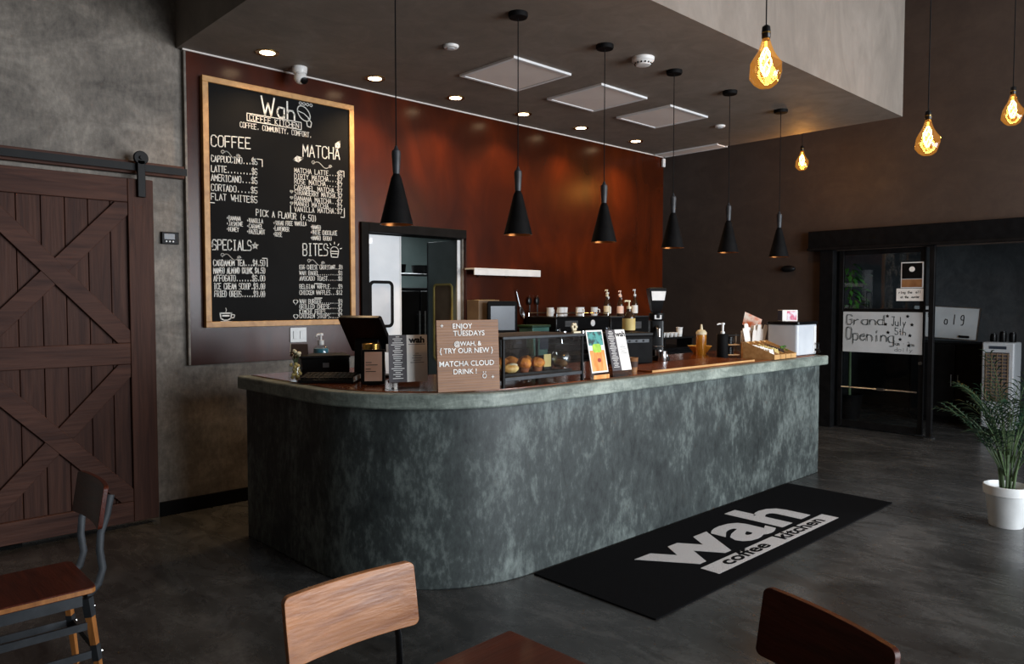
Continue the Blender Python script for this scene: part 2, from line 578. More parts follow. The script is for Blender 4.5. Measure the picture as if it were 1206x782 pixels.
struct(MB().box((-4, -4.7, -.1), (14, 9, 0)).build('floor', M['floor']))
struct(MB().box((-4, YW, 0), (3.66, YW + .16, ZH)).box((4.83, YW, 0), (XE, YW + .16, ZH)).box((3.66, YW, 2.28), (4.83, YW + .16, ZH))
       .build('wall_back', M['wall_cement']))
struct(MB().box((-4.2, -4.7, 0), (-4, 9, ZH)).build('wall_left', M['wall_cement']))
w = MB().box((-4, -4.7, 0), (XR, -4.5, .45)).box((-4, -4.7, 3.95), (XR, -4.5, ZH)).box((-4, -4.7, .45), (WIN[0][0], -4.5, 3.95))
for (a0, b0), (a1, b1) in zip(WIN, WIN[1:]):
    w.box((b0, -4.7, .45), (a1, -4.5, 3.95))
w.box((WIN[-1][1], -4.7, .45), (XR, -4.5, 3.95))
struct(w.build('wall_front', M['wall_cement']))
for k, (a0, b0) in enumerate(WIN):
    f = MB().box((a0, -4.66, .45), (a0 + .06, -4.54, 3.95)).box((b0 - .06, -4.66, .45), (b0, -4.54, 3.95))
    f.box((a0 + .06, -4.66, .45), (b0 - .06, -4.54, .51)).box((a0 + .06, -4.66, 3.89), (b0 - .06, -4.54, 3.95)).box((a0 + .06, -4.65, 2.9), (b0 - .06, -4.55, 2.96))
    fo = struct(f.build('window_%d' % (k + 1), M['black']))
    MB().box((a0 + .06, -4.605, .51), (b0 - .06, -4.595, 2.9)).box((a0 + .06, -4.605, 2.96), (b0 - .06, -4.595, 3.89)).build('glass', M['glass'], fo)
struct(MB().box((XR, 4.27, 0), (XR + .16, 9, ZH)).box((XR, -4.5, 2.26), (XR + .16, 4.27, ZH)).box((XR, -4.5, 0), (XR + .16, .4, 2.26))
       .build('wall_right', M['dark_wall']))
struct(MB().box((XE, 8.8, 0), (XR, 9, ZH)).build('wall_passage', M['dark_wall']))
struct(MB().box((2.06, 2.86, ZC), (XE, YW, ZH)).build('ceiling', M['soffit']), 'dropped plaster ceiling over the bar')
struct(MB().box((-4.2, -4.7, ZH), (14, 9, ZH + .15)).build('ceiling_hall', M['soffit']))
struct(MB().box((-4, YW - .015, 0), (1.0, YW, .11)).box((1.88, YW - .015, 0), (3.6, YW, .11)).build('baseboard_back', M['matte_black'], bevel=.003))
# stained wood cladding behind the bar, with a light metal edge trim
struct(MB().box((2.115, 5.8, 1.13), (3.61, YW, 3.495)).box((4.85, 5.8, .0), (XE, YW, 3.495)).box((3.61, 5.8, 2.33), (4.85, YW, 3.495)).build('wall_panelling', M['panel_wood']),
       'reddish brown stained wood panelling on the back wall')
struct(MB().box((2.098, 5.795, 1.13), (2.113, YW, 3.495)).build('trim_1', M['wall_cement']))
struct(MB().box((2.09, 5.79, 3.497), (XE, 5.805, 3.508)).build('trim_2', M['ceiling_panel']))
# kitchen beyond the swing doors
struct(MB().box((2.2, 8.6, 0), (8, 8.76, 2.9)).box((2.2, 6.0, 0), (2.36, 8.6, 2.9)).box((7.84, 6.0, 0), (8, 8.6, 2.9)).build('wall_kitchen', M['kitchen_wall']))
struct(MB().box((2.2, 6.0, 2.9), (8, 8.76, 3.0)).build('ceiling_kitchen', M['kitchen_wall']))
# lobby beyond the glass door
struct(MB().box((12.2, -2, 0), (12.36, 6.5, 3)).build('wall_lobby', M['grey_wall']))
struct(MB().box((XR + .16, 5.6, 0), (12.2, 5.76, 3)).box((XR + .16, -2.1, 0), (12.2, -1.94, 3)).build('wall_lobby_side', M['dark_wall']))
struct(MB().box((XR + .16, -2, 3.0), (12.36, 5.76, 3.1)).build('ceiling_lobby', M['dark_wall']))

# ------------------------------------------------------------------ kitchen swing doors
fr = struct(MB().box((3.61, 5.77, 0), (3.69, 6.02, 2.33)).box((3.69, 5.77, 2.245), (4.83, 6.02, 2.33)).build('door_1', M['matte_black'], bevel=.004), 'black frame of the kitchen swing doors')


def rrect(x0, z0, x1, z1, r, n=6):
    p = []
    for cx, cz, a0 in ((x1 - r, z1 - r, 0), (x0 + r, z1 - r, 90), (x0 + r, z0 + r, 180), (x1 - r, z0 + r, 270)):
        for k in range(n + 1):
            a = R(a0 + 90 * k / n)
            p.append((cx + r * math.cos(a), cz + r * math.sin(a)))
    return p


def ring(x0, z0, x1, z1, r, wd, y0, y1):
    """rounded rectangular gasket in the xz plane"""
    m = MB()
    o, i = rrect(x0, z0, x1, z1, r), rrect(x0 + wd, z0 + wd, x1 - wd, z1 - wd, max(.005, r - wd))
    n = len(o)
    vs = [(x, y0, z) for x, z in o] + [(x, y0, z) for x, z in i] + [(x, y1, z) for x, z in o] + [(x, y1, z) for x, z in i]
    fs = []
    for k in range(n):
        j = (k + 1) % n
        fs += [(k, j, n + j, n + k), (2 * n + k, 3 * n + k, 3 * n + j, 2 * n + j), (k, 2 * n + k, 2 * n + j, j), (n + k, n + j, 3 * n + j, 3 * n + k)]
    return m.add(vs, fs)


def swing_leaf(name, label, wd, X, window):
    """hung at x=0, runs to x=wd in its own frame"""
    t = thing(name, label, 'door')
    t.matrix_world = X
    MB().box((0, -.02, .02), (wd, .02, 2.235)).build('door_panel', M['white_paint'], t, bevel=.003)
    MB().box((wd + .001, -.022, .02), (wd + .014, .022, 2.235)).build('edge_strip', M['white_plastic'], t)
    MB().box((0, -.026, 2.15), (.1, -.021, 2.2)).box((.0, -.03, 2.165), (.07, -.026, 2.185)).build('hinge_plate', M['steel'], t)
    ring(*window, .055, .028, -.032, -.0205).build('window_gasket', M['matte_black'], t)
    x0, z0, x1, z1 = window
    g = MB().prism(rrect(x0 + .02, z0 + .02, x1 - .02, z1 - .02, .04), .0205, .024, X=RX(90)).build('window_pane', M['frosted'], t)
    return t


swing_leaf('swing_door', 'closed white kitchen swing door leaf with a black rimmed window', .41, T(3.70, 5.92, 0), (.06, 1.37, .33, 1.81))
t = thing('swing_door', 'right kitchen swing door leaf standing open into the kitchen', 'door', (4.81, 5.88, 0), R(93))
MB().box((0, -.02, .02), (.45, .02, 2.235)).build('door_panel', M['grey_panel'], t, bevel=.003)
MB().box((-.012, -.024, .02), (-.001, .024, 2.235)).build('edge_strip', M['white_plastic'], t)
ring(.06, 1.0, .36, 1.8, .05, .02, .0205, .032).build('window_gasket', M['yellow_plastic'], t)
MB().prism(rrect(.075, 1.015, .345, 1.785, .04), .0205, .023, X=T(0, 0, 0) @ RX(90) @ Matrix.Scale(-1, 4, (0, 0, 1))).build('window_pane', M['tan_card'], t)
MB().box((.451, -.022, .02), (.465, .022, 2.235)).build('edge_strip', M['gunmetal'], t)
# fridge in the kitchen
t = thing('refrigerator', 'black refrigerator seen through the open kitchen door', 'refrigerator', (5.35, 7.3, 0))
MB().box((-.75, 0, .05), (.75, .7, 1.78)).build('body', M['matte_black'], t, bevel=.01)
MB().box((-.74, -.04, .08), (-.01, -.002, 1.74)).build('door', M['gloss_black'], t, bevel=.008)
MB().box((.01, -.04, .08), (.74, -.002, 1.74)).build('door', M['gloss_black'], t, bevel=.008)
MB().tube([(-.04, -.08, .7), (-.04, -.08, 1.5)], .012).tube([(.04, -.08, .7), (.04, -.08, 1.5)], .012).cb((-.04, -.06, .75), (.02, .04, .02)).cb((-.04, -.06, 1.45), (.02, .04, .02)) \
    .cb((.04, -.06, .75), (.02, .04, .02)).cb((.04, -.06, 1.45), (.02, .04, .02)).build('handle', M['steel'], t)
for x in (-.6, .6):
    for y in (.1, .6):
        MB().lathe([(.03, 0), (.03, .05)], 10, (x, y, 0)).build('foot', M['black'], t)
t = thing('wire_shelf', 'steel wire shelf over the kitchen refrigerator', 'shelf', (5.35, 7.7, 1.95))
m = MB()
for k in range(9):
    m.tube([(-.8, -.3 + k * .075, 0), (.8, -.3 + k * .075, 0)], .006, 6)
m.tube([(-.8, -.3, 0), (-.8, .3, 0)], .009, 6).tube([(.8, -.3, 0), (.8, .3, 0)], .009, 6)
m.build('wire_deck', M['steel'], t)
for x in (-.8, .8):
    MB().tube([(x, .3, -1.95), (x, .3, .4)], .013, 8).build('post', M['steel'], t)
    MB().tube([(x, -.3, -1.95), (x, -.3, .4)], .013, 8).build('post', M['steel'], t)
for k, x in enumerate((-.52, -.12, .3)):
    tag(MB().lathe([(.11, 0), (.13, .02), (.14, .1), (.145, .105), (.13, .1), (.1, .03), (0.02, .025)], 18).build('mixing_bowl', M['black'], loc=(5.35 + x, 7.62, 1.96)),
        ['leftmost black bowl on the wire shelf in the kitchen', 'middle black bowl on the wire shelf in the kitchen', 'rightmost black bowl on the wire shelf in the kitchen'][k], 'bowl', 'bowls on the kitchen shelf')

# ------------------------------------------------------------------ the bar
XL, YF, XEND, YB, YEND = 2.17, 3.09, 6.91, 4.08, 4.95


def bar_plan(o, e=0.0):
    """L-shaped plan, outer corner rounded; o = overhang"""
    r = .9 + o
    cx, cy = 3.07, 3.99
    p = [(XL - o, YEND + o * .6)]
    for k in range(25):
        a = PI + (PI / 2) * k / 24
        p.append((cx + r * math.cos(a), cy + r * math.sin(a)))
    p += [(XEND + o * 1.5, YF - o), (XEND + o * 1.5, YB + e)]
    p += [(3.02 + e, YB + e), (3.02 + e, YEND + o * .6)]
    return p


bar = thing('bar_counter', 'long grey cement bar counter with a rounded front corner', 'counter', (0, 0, 0))
MB().prism(bar_plan(0), 0, 1.022).build('body', M['counter'], bar, bevel=.006)
MB().prism(bar_plan(.05), 1.022, 1.108).build('counter_top', M['slab'], bar, bevel=.012, seg=3)
MB().prism(bar_plan(-.03), 1.108, CT).build('wood_inlay', M['bar_top'], bar)

# back counter along the wooden wall
bc = thing('back_counter', 'dark back counter under the wood panelling, holding the coffee machines', 'counter', (0, 0, 0))
MB().box((4.9, 5.2, .08), (8.1, 5.79, 1.02)).build('cabinet_body', M['matte_black'], bc)
MB().box((4.9, 5.24, 0), (8.1, 5.75, .08)).build('plinth', M['matte_black'], bc)
for k in range(5):
    d = MB().box((4.92 + k * .636, 5.178, .1), (5.53 + k * .636, 5.199, 1.0)).build('cabinet_door', M['black'], bc, bevel=.003)
    MB().tube([(5.15 + k * .636, 5.16, .93), (5.3 + k * .636, 5.16, .93)], .006).cb((5.17 + k * .636, 5.168, .93), (.01, .02, .01)).cb((5.28 + k * .636, 5.168, .93), (.01, .02, .01)).build('handle', M['steel'], d)
MB().box((4.88, 5.16, 1.02), (8.12, 5.795, 1.06)).build('counter_top', M['gloss_black'], bc, bevel=.005)
BT = 1.06

# ------------------------------------------------------------------ barn door and its rail
bd = thing('barn_door', 'dark brown sliding barn door with crossed braces', 'door', (0, 0, 0))
BX0, BX1, BZ0, BZ1 = .58, 1.84, .03, 2.49
m = MB()
nb = 9
for k in range(nb):
    a0 = BX0 + (BX1 - BX0) * k / nb
    m.box((a0 + .002, 5.755, BZ0), (a0 + (BX1 - BX0) / nb - .002, 5.785, BZ1))
m.build('plank_panel', M['barn'], bd, bevel=.003)
yf0, yf1 = 5.725, 5.754
for a0, a1 in ((BX0, BX0 + .17), (BX1 - .17, BX1)):
    MB().box((a0, yf0, BZ0), (a1, yf1, BZ1)).build('stile', M['barn'], bd, bevel=.004)
for z0, z1 in ((BZ0, BZ0 + .15), (1.17, 1.32), (BZ1 - .17, BZ1)):
    MB().box((BX0 + .172, yf0, z0), (BX1 - .172, yf1, z1)).build('cross_rail', M['barn2'], bd, bevel=.004)
for z0, z1 in ((BZ0 + .152, 1.168), (1.322, BZ1 - .172)):
    xa, xb = BX0 + .172, BX1 - .172
    for s_ in (0, 1):
        A, B = ((xa, z0), (xb, z1)) if s_ == 0 else ((xa, z1), (xb, z0))
        d = Vector((B[0] - A[0], B[1] - A[1])).normalized()
        hw = .06
        # ends cut square to the frame so that the brace fits inside it
        tx, tz = hw / abs(d.y), hw / abs(d.x)
        if s_ == 0:
            poly = [(xa, z0), (xa + tx, z0), (xb, z1 - tz), (xb, z1), (xb - tx, z1), (xa, z0 + tz)]
        else:
            poly = [(xa, z1), (xa, z1 - tz), (xb - tx, z0), (xb, z0), (xb, z0 + tz), (xa + tx, z1)]
        y0, y1 = (yf0 + .004, yf1) if s_ == 0 else (yf0, yf1 - .001)
        ang = math.degrees(math.atan2(d.y, d.x))
        m = MB().prism(poly, -y1, -y0, X=RX(90))
        m.build('brace', M['barn2'], bd, bevel=.003)
for x in (BX0 + .08, 1.755):
    h = MB().box((x - .026, 5.69, 2.36), (x + .026, 5.718, 2.62)).build('hanger_strap', M['black'], bd, bevel=.003)
    MB().lathe([(.045, -.014), (.05, -.006), (.04, 0), (.05, .006), (.045, .014)], 24, X=T(x, 5.704, 2.638) @ RX(90)).lathe([(.014, .015), (.014, .03)], 8, X=T(x, 5.704, 2.638) @ RX(90)).build('wheel', M['black'], h)
rl = thing('barn_door_rail', 'black steel rail on a wood batten above the barn door', 'door rail', (0, 0, 0))
MB().box((-2.5, 5.78, 2.535), (2.085, YW, 2.625)).build('batten', M['barn2'], rl, bevel=.004)
MB().box((-2.5, 5.728, 2.55), (2.085, 5.736, 2.60)).build('track', M['black'], rl)
for k in range(6):
    MB().lathe([(.014, 0), (.014, .044)], 10, X=T(-2.2 + k * .84, 5.78, 2.575) @ RX(90)).build('standoff', M['black'], rl)

# ------------------------------------------------------------------ chalkboard menu
cbd = thing('chalkboard_menu', 'tall oak framed chalkboard with the white chalk coffee menu', 'chalkboard', (0, 0, 0))
CX0, CX1, CZ0, CZ1 = 2.215, 3.53, 1.415, 3.33
MB().box((CX0 + .02, 5.768, CZ0 + .02), (CX1 - .02, 5.799, CZ1 - .02)).build('writing_board', M['board'], cbd)
fw = .045
for nm, a0, b0 in (('frame_rail', (CX0, 5.748, CZ1 - fw), (CX1, 5.799, CZ1)), ('frame_rail', (CX0, 5.748, CZ0), (CX1, 5.799, CZ0 + fw)),
                   ('frame_stile', (CX0, 5.748, CZ0 + fw), (CX0 + fw, 5.799, CZ1 - fw)), ('frame_stile', (CX1 - fw, 5.748, CZ0 + fw), (CX1, 5.799, CZ1 - fw))):
    MB().box(a0, b0).build(nm, M['oak'], cbd, bevel=.003)
CH = [('logo', 'Wah', 2.695, 3.093, 2.967, 3.09, 0.155), ('logo', 'COFFEE KITCHEN', 2.589, 3.056, 3.012, 3.056, 0.04), ('logo', 'COFFEE. COMMUNITY. COMFORT.', 2.512, 2.987, 3.128, 2.996, 0.04),
      ('coffee', 'COFFEE', 2.283, 2.806, 2.593, 2.829, 0.084), ('coffee', 'CAPPUCCINO...$5', 2.281, 2.689, 2.647, 2.709, 0.048), ('coffee', 'LATTE........$6', 2.28, 2.612, 2.646, 2.628, 0.049),
      ('coffee', 'AMERICANO...$5', 2.279, 2.544, 2.645, 2.557, 0.049), ('coffee', 'CORTADO....$5', 2.278, 2.469, 2.644, 2.479, 0.049), ('coffee', 'FLAT WHITE$5', 2.276, 2.398, 2.643, 2.405, 0.049),
      ('matcha', 'MATCHA', 3.048, 2.829, 3.393, 2.846, 0.099), ('matcha', 'MATCHA LATTE...$6', 2.969, 2.686, 3.416, 2.702, 0.038), ('matcha', 'DIRTY MATCHA...$7', 2.969, 2.637, 3.416, 2.651, 0.039),
      ('matcha', 'ROSE MATCHA....$7', 2.968, 2.595, 3.415, 2.607, 0.039), ('matcha', 'CARAMEL MATCHA.$7', 2.967, 2.546, 3.415, 2.555, 0.039), ('matcha', 'STRAWBERRY MATCHA.$7', 2.967, 2.504, 3.414, 2.511, 0.039),
      ('matcha', 'BANANA MATCHA..$7', 2.966, 2.455, 3.414, 2.46, 0.039), ('matcha', 'MANGO MATCHA...$7', 2.966, 2.413, 3.413, 2.415, 0.039), ('matcha', 'VANILLA MATCHA.$7', 2.965, 2.364, 3.413, 2.379, 0.039),
      ('flavor', 'PICK A FLAVOR (+.50)', 2.634, 2.303, 3.167, 2.294, 0.051), ('flavor', '*BANANA', 2.393, 2.251, 2.505, 2.253, 0.033), ('flavor', '*JASMINE', 2.392, 2.208, 2.521, 2.211, 0.033),
      ('flavor', '*HONEY', 2.391, 2.165, 2.488, 2.165, 0.033), ('flavor', '*VANILLA', 2.556, 2.243, 2.688, 2.246, 0.034), ('flavor', '*CARAMEL', 2.555, 2.199, 2.687, 2.201, 0.034),
      ('flavor', '*HAZELNUT', 2.555, 2.156, 2.703, 2.158, 0.034), ('flavor', '*SUGAR FREE VANILLA', 2.777, 2.238, 3.071, 2.252, 0.034), ('flavor', '*LAVENDER', 2.776, 2.194, 2.913, 2.195, 0.034),
      ('flavor', '*ROSE', 2.776, 2.149, 2.851, 2.146, 0.034), ('flavor', '*MANGO', 3.11, 2.23, 3.203, 2.228, 0.036), ('flavor', '*WHITE CHOCOLATE', 3.11, 2.183, 3.361, 2.191, 0.036),
      ('flavor', '*MANGO (BOBA)', 3.109, 2.137, 3.312, 2.141, 0.036), ('specials', 'SPECIALS', 2.28, 2.015, 2.588, 2.023, 0.078), ('specials', 'CARDAMOM TEA...$4.50', 2.285, 1.891, 2.7, 1.905, 0.046),
      ('specials', 'MANGO ALMOND DRINK $4.50', 2.285, 1.832, 2.699, 1.843, 0.046), ('specials', 'AFFOGATO......$6.00', 2.285, 1.773, 2.698, 1.781, 0.046), ('specials', 'ICE CREAM SCOOP.$9.00', 2.285, 1.711, 2.697, 1.716, 0.046),
      ('specials', 'FRIED OREOS.....$9.00', 2.29, 1.653, 2.696, 1.654, 0.046), ('bites', 'BITES', 3.037, 2.001, 3.268, 2.011, 0.1), ('bites', 'EGG CHEESE CROISSANT..$9', 3.005, 1.886, 3.408, 1.898, 0.035),
      ('bites', 'WAH BAGEL.........$8', 3.004, 1.837, 3.407, 1.846, 0.035), ('bites', 'AVOCADO TOAST.....$8', 3.004, 1.791, 3.406, 1.798, 0.036), ('bites', 'BELGIAN WAFFLE....$9', 3.003, 1.723, 3.406, 1.728, 0.036),
      ('bites', 'CHICKEN WAFFLES...$12', 3.002, 1.673, 3.405, 1.676, 0.036), ('bites', 'WAH BURGER........$9', 3.001, 1.599, 3.404, 1.598, 0.036), ('bites', 'GRILLED CHEESE....$7', 3.001, 1.556, 3.404, 1.553, 0.036),
      ('bites', 'KIMCHI FRIES......$7', 3.0, 1.513, 3.403, 1.508, 0.036), ('bites', 'CHICKEN STRIPS....$7', 3.0, 1.478, 3.403, 1.471, 0.036)]
CY = T(0, 5.7675, 0)


def swirl(m, cx, cz, w_, X):
    pts = []
    for k in range(25):
        u = k / 24
        pts.append((cx - w_ / 2 + w_ * u, cz + .022 * math.sin(2 * PI * u) - .008))
    m.line(pts, .006, 0, X)
    for sx_, zz in ((-1, .004), (1, -.012)):
        p = [(cx + sx_ * w_ / 2 + .017 * (1 - k / 18) * math.cos(k * .5), cz + zz + .017 * (1 - k / 18) * math.sin(k * .5)) for k in range(14)]
        m.line(p, .005, 0, X)


def heart(m, cx, cz, s_, X):
    p = []
    for k in range(25):
        a = 2 * PI * k / 24
        p.append((cx + s_ * 16 * math.sin(a) ** 3 / 17, cz + s_ * (13 * math.cos(a) - 5 * math.cos(2 * a) - 2 * math.cos(3 * a) - math.cos(4 * a)) / 17))
    for k in range(0, 24):
        m.line([(cx, cz), p[k]], s_ * .35, 0, X)


def star(m, cx, cz, s_, w_, X):
    p = [(cx + s_ * (1 if k % 2 == 0 else .42) * math.sin(k * PI / 5), cz + s_ * (1 if k % 2 == 0 else .42) * math.cos(k * PI / 5)) for k in range(11)]
    m.line(p, w_, 0, X)
    for q in p:
        m.line([(cx, cz), q], w_, 0, X)


for sec in ('logo', 'coffee', 'matcha', 'flavor', 'specials', 'bites'):
    for g, s_, x0, z0, x1, z1, h in CH:
        if g == sec:
            m = MB()
            if s_ == 'Wah':
                for q in (('W', 2.69, 2.80, .155), ('a', 2.825, 2.885, .17), ('h', 2.912, 2.975, .15)):
                    m.hand(q[0], q[1], 3.118, q[2], 3.118, q[3] - .012, .013, 0, CY, .06)
            else:
                m.hand(s_, x0, z0, x1, z1, h, .0075 if h > .07 else (.0055 if h > .045 else .0042), 0, CY, .08 if h > .07 else .2)
            m.build('chalk_heading' if h > .07 or g == 'logo' else 'chalk_row', M['chalk'], cbd, fix=False)


def doodle(name, *strokes):
    m = MB()
    for pts, wd in strokes:
        m.line(pts, wd, 0, CY)
    m.build(name, M['chalk'], cbd, fix=False)


doodle('chalk_box', ([(2.569, 3.105), (2.569, 3.047), (3.035, 3.047), (3.035, 3.107), (2.569, 3.105)], .006))
doodle('chalk_cup', ([(3.06 + .058 * math.cos(R(20) + 2 * PI * k / 20), 3.185 + .06 * math.sin(2 * PI * k / 20)) for k in range(21)], .008), ([(3.0, 3.2), (3.06, 3.185), (3.11, 3.15)], .006),
       ([(3.10, 3.15), (3.13, 3.12), (3.12, 3.08), (3.09, 3.085), (3.085, 3.12)], .007))
for k in range(4):
    doodle('chalk_steam', ([(3.03 + k * .032 + .012 * math.cos(j), 3.265 + .012 * math.sin(j)) for j in range(7)], .005))
for pts in ([(2.63, 2.755), (2.69, 2.755), (2.69, 2.70)], [(2.262, 2.44), (2.262, 2.375), (2.3, 2.375)], [(3.39, 2.75), (3.435, 2.75), (3.435, 2.70)], [(2.93, 2.41), (2.93, 2.345), (2.97, 2.345)],
            [(3.435, 2.43), (3.435, 2.35), (3.40, 2.35)], [(2.68, 1.965), (2.72, 1.965), (2.72, 1.9)]):
    doodle('chalk_corner', (pts, .006))
for cx_, cz_, w_ in ((2.43, 2.768, .12), (3.22, 2.785, .16), (2.42, 1.972, .13), (3.155, 1.955, .13)):
    m = MB()
    swirl(m, cx_, cz_, w_, CY)
    m.build('chalk_swirl', M['chalk'], cbd, fix=False)
for cx_, cz_, a_ in ((3.375, 2.965, 60), (3.0, 2.80, 15)):
    doodle('chalk_leaf', *[([(cx_ - .045 * math.cos(R(a_)), cz_ - .045 * math.sin(R(a_))), (cx_ + j * .008 * math.sin(R(a_)), cz_ - j * .008 * math.cos(R(a_))),
                             (cx_ + .05 * math.cos(R(a_)), cz_ + .05 * math.sin(R(a_)))], .005) for j in range(-3, 4)])
for x_, z_, s_ in ((2.94, 2.525, .014), (2.94, 2.475, .014), (2.94, 2.43, .014), (2.965, 1.612, .022), (2.965, 1.49, .022)):
    m = MB()
    heart(m, x_, z_, s_, CY)
    m.build('chalk_heart', M['chalk'], cbd, fix=False)
for x_, z_, s_ in ((2.268, 2.053, .022), (2.62, 2.062, .028)):
    m = MB()
    star(m, x_, z_, s_, .006, CY)
    m.build('chalk_star', M['chalk'], cbd, fix=False)
doodle('chalk_cupcake', ([(3.3, 2.06)] + [(3.335 + .04 * math.cos(R(180 - 20 * k)), 2.05 + .04 * math.sin(R(180 - 20 * k))) for k in range(10)] + [(3.365, 2.0), (3.305, 2.0), (3.295, 2.05), (3.375, 2.05)], .007),
       ([(3.3, 2.03), (3.37, 2.03)], .006))
for k in range(5):
    a_ = R(20 + 35 * k)
    doodle('chalk_ray', ([(3.335 + .058 * math.cos(a_), 2.055 + .058 * math.sin(a_)), (3.335 + .075 * math.cos(a_), 2.055 + .075 * math.sin(a_))], .006))
for z_ in (1.768, 1.645):
    doodle('chalk_dash', ([(3.14, z_), (3.21, z_)], .006))
doodle('chalk_cup', ([(2.33, 1.525), (2.335, 1.485), (2.36, 1.47), (2.39, 1.47), (2.415, 1.485), (2.42, 1.525), (2.33, 1.525)], .009), ([(2.42, 1.515), (2.445, 1.51), (2.44, 1.49), (2.415, 1.487)], .007),
       ([(2.35, 1.505), (2.40, 1.505)], .012))
doodle('chalk_saucer', ([(2.335, 1.46), (2.42, 1.458)], .006))
doodle('chalk_steam', ([(2.375, 1.535), (2.38, 1.55), (2.375, 1.565)], .004))

# small wall fittings
t = thing('light_switch', 'white double light switch below the chalkboard', 'light switch', (3.0, 5.8, 1.335))
MB().box((-.075, -.01, -.062), (.075, 0, .062)).build('switch_plate', M['white_plastic'], t, bevel=.003)
for x in (-.03, .03):
    MB().box((x - .018, -.016, -.034), (x + .018, -.0102, .034)).build('rocker', M['white_plastic'], t, bevel=.002)
t = thing('door_intercom', 'small black wall control box on the cement strip beside the barn door', 'wall control', (1.985, YW, 2.09))
MB().box((-.062, -.03, -.045), (.062, 0, .045)).build('housing', M['black'], t, bevel=.004)
MB().box((-.045, -.033, -.01), (.03, -.0302, .03)).build('display', M['screen'], t)
for k in range(3):
    MB().lathe([(.006, 0), (.006, .004)], 8, X=T(-.03 + k * .024, -.0302, -.026) @ RX(90)).build('button', M['white_plastic'], t)
t = thing('wall_shelf', 'narrow stainless steel wall shelf beside the kitchen door', 'shelf', (5.3, 5.8, 1.9))
MB().box((-.47, -.15, .035), (.47, 0, .05)).box((-.47, -.15, -.02), (.47, -.138, .035)).build('shelf_plate', M['white_plastic'], t, bevel=.002)
for x in (-.3, .1):
    MB().prism([(0, .034), (-.13, .034), (-.13, .02), (0, -.04)], -.01, .01, X=T(x, 0, 0) @ Matrix(((0, 0, 1, 0), (1, 0, 0, 0), (0, 1, 0, 0), (0, 0, 0, 1)))).build('bracket', M['steel'], t)
t = thing('corner_sensor', 'small white sensor at the top right corner of the panelling', 'sensor', (8.19, 5.79, 3.43))
MB().box((-.025, -.03, -.06), (.025, 0, .05)).build('housing', M['white_plastic'], t, bevel=.006)
MB().box((-.015, -.034, -.045), (.015, -.0302, -.01)).build('lens', M['frosted'], t)
t = thing('wall_sconce', 'small black oval fitting on the dark right wall', 'wall light', (XR, 4.72, 2.05))
MB().ball((-.05, 0, 0), (.05, .1, .045), 18, 10).build('housing', M['black'], t)
MB().box((-.008, -.06, -.03), (0, .06, .03)).build('back_plate', M['black'], t)

# ------------------------------------------------------------------ ceiling fittings
DX = [2.60, 3.56, 4.44, 5.32, 6.20, 7.18]
ords = ['first', 'second', 'third', 'fourth', 'fifth', 'sixth', 'seventh', 'eighth', 'ninth']
proto = None
for k, x in enumerate(DX):
    if k == 0:
        proto = thing('recessed_downlight', 'x', 'downlight', (x, 5.46, ZC), 0, 'downlights along the panelling')
        m = MB()
        m.lathe([(.062, -.004), (.085, -.006), (.088, 0), (.058, 0), (.058, -.002)], 28, cap=False)
        m.build('trim_ring', M['brass'], proto)
        MB().lathe([(.057, -.0035), (.02, -.006), (.001, -.0065)], 24, cap=False).build('lamp_disc', M['spot_disc'], proto)
        q = proto
    else:
        q = copy_tree(proto)
        q.location = (x, 5.46, ZC)
    q['label'] = 'lit recessed downlight above the panelling, %s from the left' % ords[k]
    sd = bpy.data.lights.new('downlight_beam', 'SPOT')
    sd.energy = 32
    sd.color = (1.0, .66, .36)
    sd.spot_size = R(125)
    sd.spot_blend = .8
    sd.shadow_soft_size = .05
    so = bpy.data.objects.new('downlight_beam', sd)
    so.location = (0, 0, -.03)
    so.parent = q
    col.objects.link(so)
for x, y, lb in ((3.52, 4.38, 'small white unlit ceiling disc near the left vent panel'), (7.21, 4.36, 'small white unlit ceiling disc near the far right ceiling')):
    t = thing('ceiling_sensor', lb, 'ceiling sensor', (x, y, ZC))
    MB().lathe([(.03, -.022), (.05, -.018), (.058, -.006), (.058, 0)], 24).build('housing', M['white_plastic'], t)
    MB().lathe([(.001, -.026), (.028, -.0255), (.028, -.0222)], 18, cap=False).build('cover', M['frosted'], t)
for k, x in enumerate((4.34, 5.39, 6.42)):
    t = thing('ceiling_panel', ['square pale access panel in the dropped ceiling, nearest of three', 'square pale access panel in the dropped ceiling, middle of three', 'square pale access panel in the dropped ceiling, farthest of three'][k],
              'ceiling panel', (x, 4.55, ZC), 0, 'square access panels in the ceiling')
    MB().box((-.3, -.3, -.012), (.3, .3, -.001)).build('panel', M['ceiling_panel'], t)
    m = MB()
    for a0, b0 in (((-.33, -.33), (.33, -.3)), ((-.33, .3), (.33, .33)), ((-.33, -.3), (-.3, .3)), ((.3, -.3), (.33, .3))):
        m.box((a0[0], a0[1], -.018), (b0[0], b0[1], 0))
    m.build('frame', M['white_paint'], t)
t = thing('linear_diffuser', 'long pale slot grille at the far end of the dropped ceiling', 'ceiling grille', (8.1, 5.3, ZC))
MB().box((-.1, -.42, -.012), (.1, .45, -.001)).build('panel', M['ceiling_panel'], t)
MB().box((-.115, -.44, -.016), (-.1, .47, 0)).box((.1, -.44, -.016), (.115, .47, 0)).build('frame', M['white_paint'], t)
t = thing('dome_camera', 'white ball security camera hanging above the chalkboard', 'security camera', (2.95, 5.62, ZC))
MB().lathe([(.058, -.03), (.06, -.02), (.06, 0)], 24).build('base', M['white_plastic'], t)
MB().lathe([(.03, -.055), (.055, -.05), (.058, -.03)], 24).build('collar', M['white_plastic'], t)
MB().ball((0, -.01, -.085), .052, 20, 12).build('camera_ball', M['white_plastic'], t)
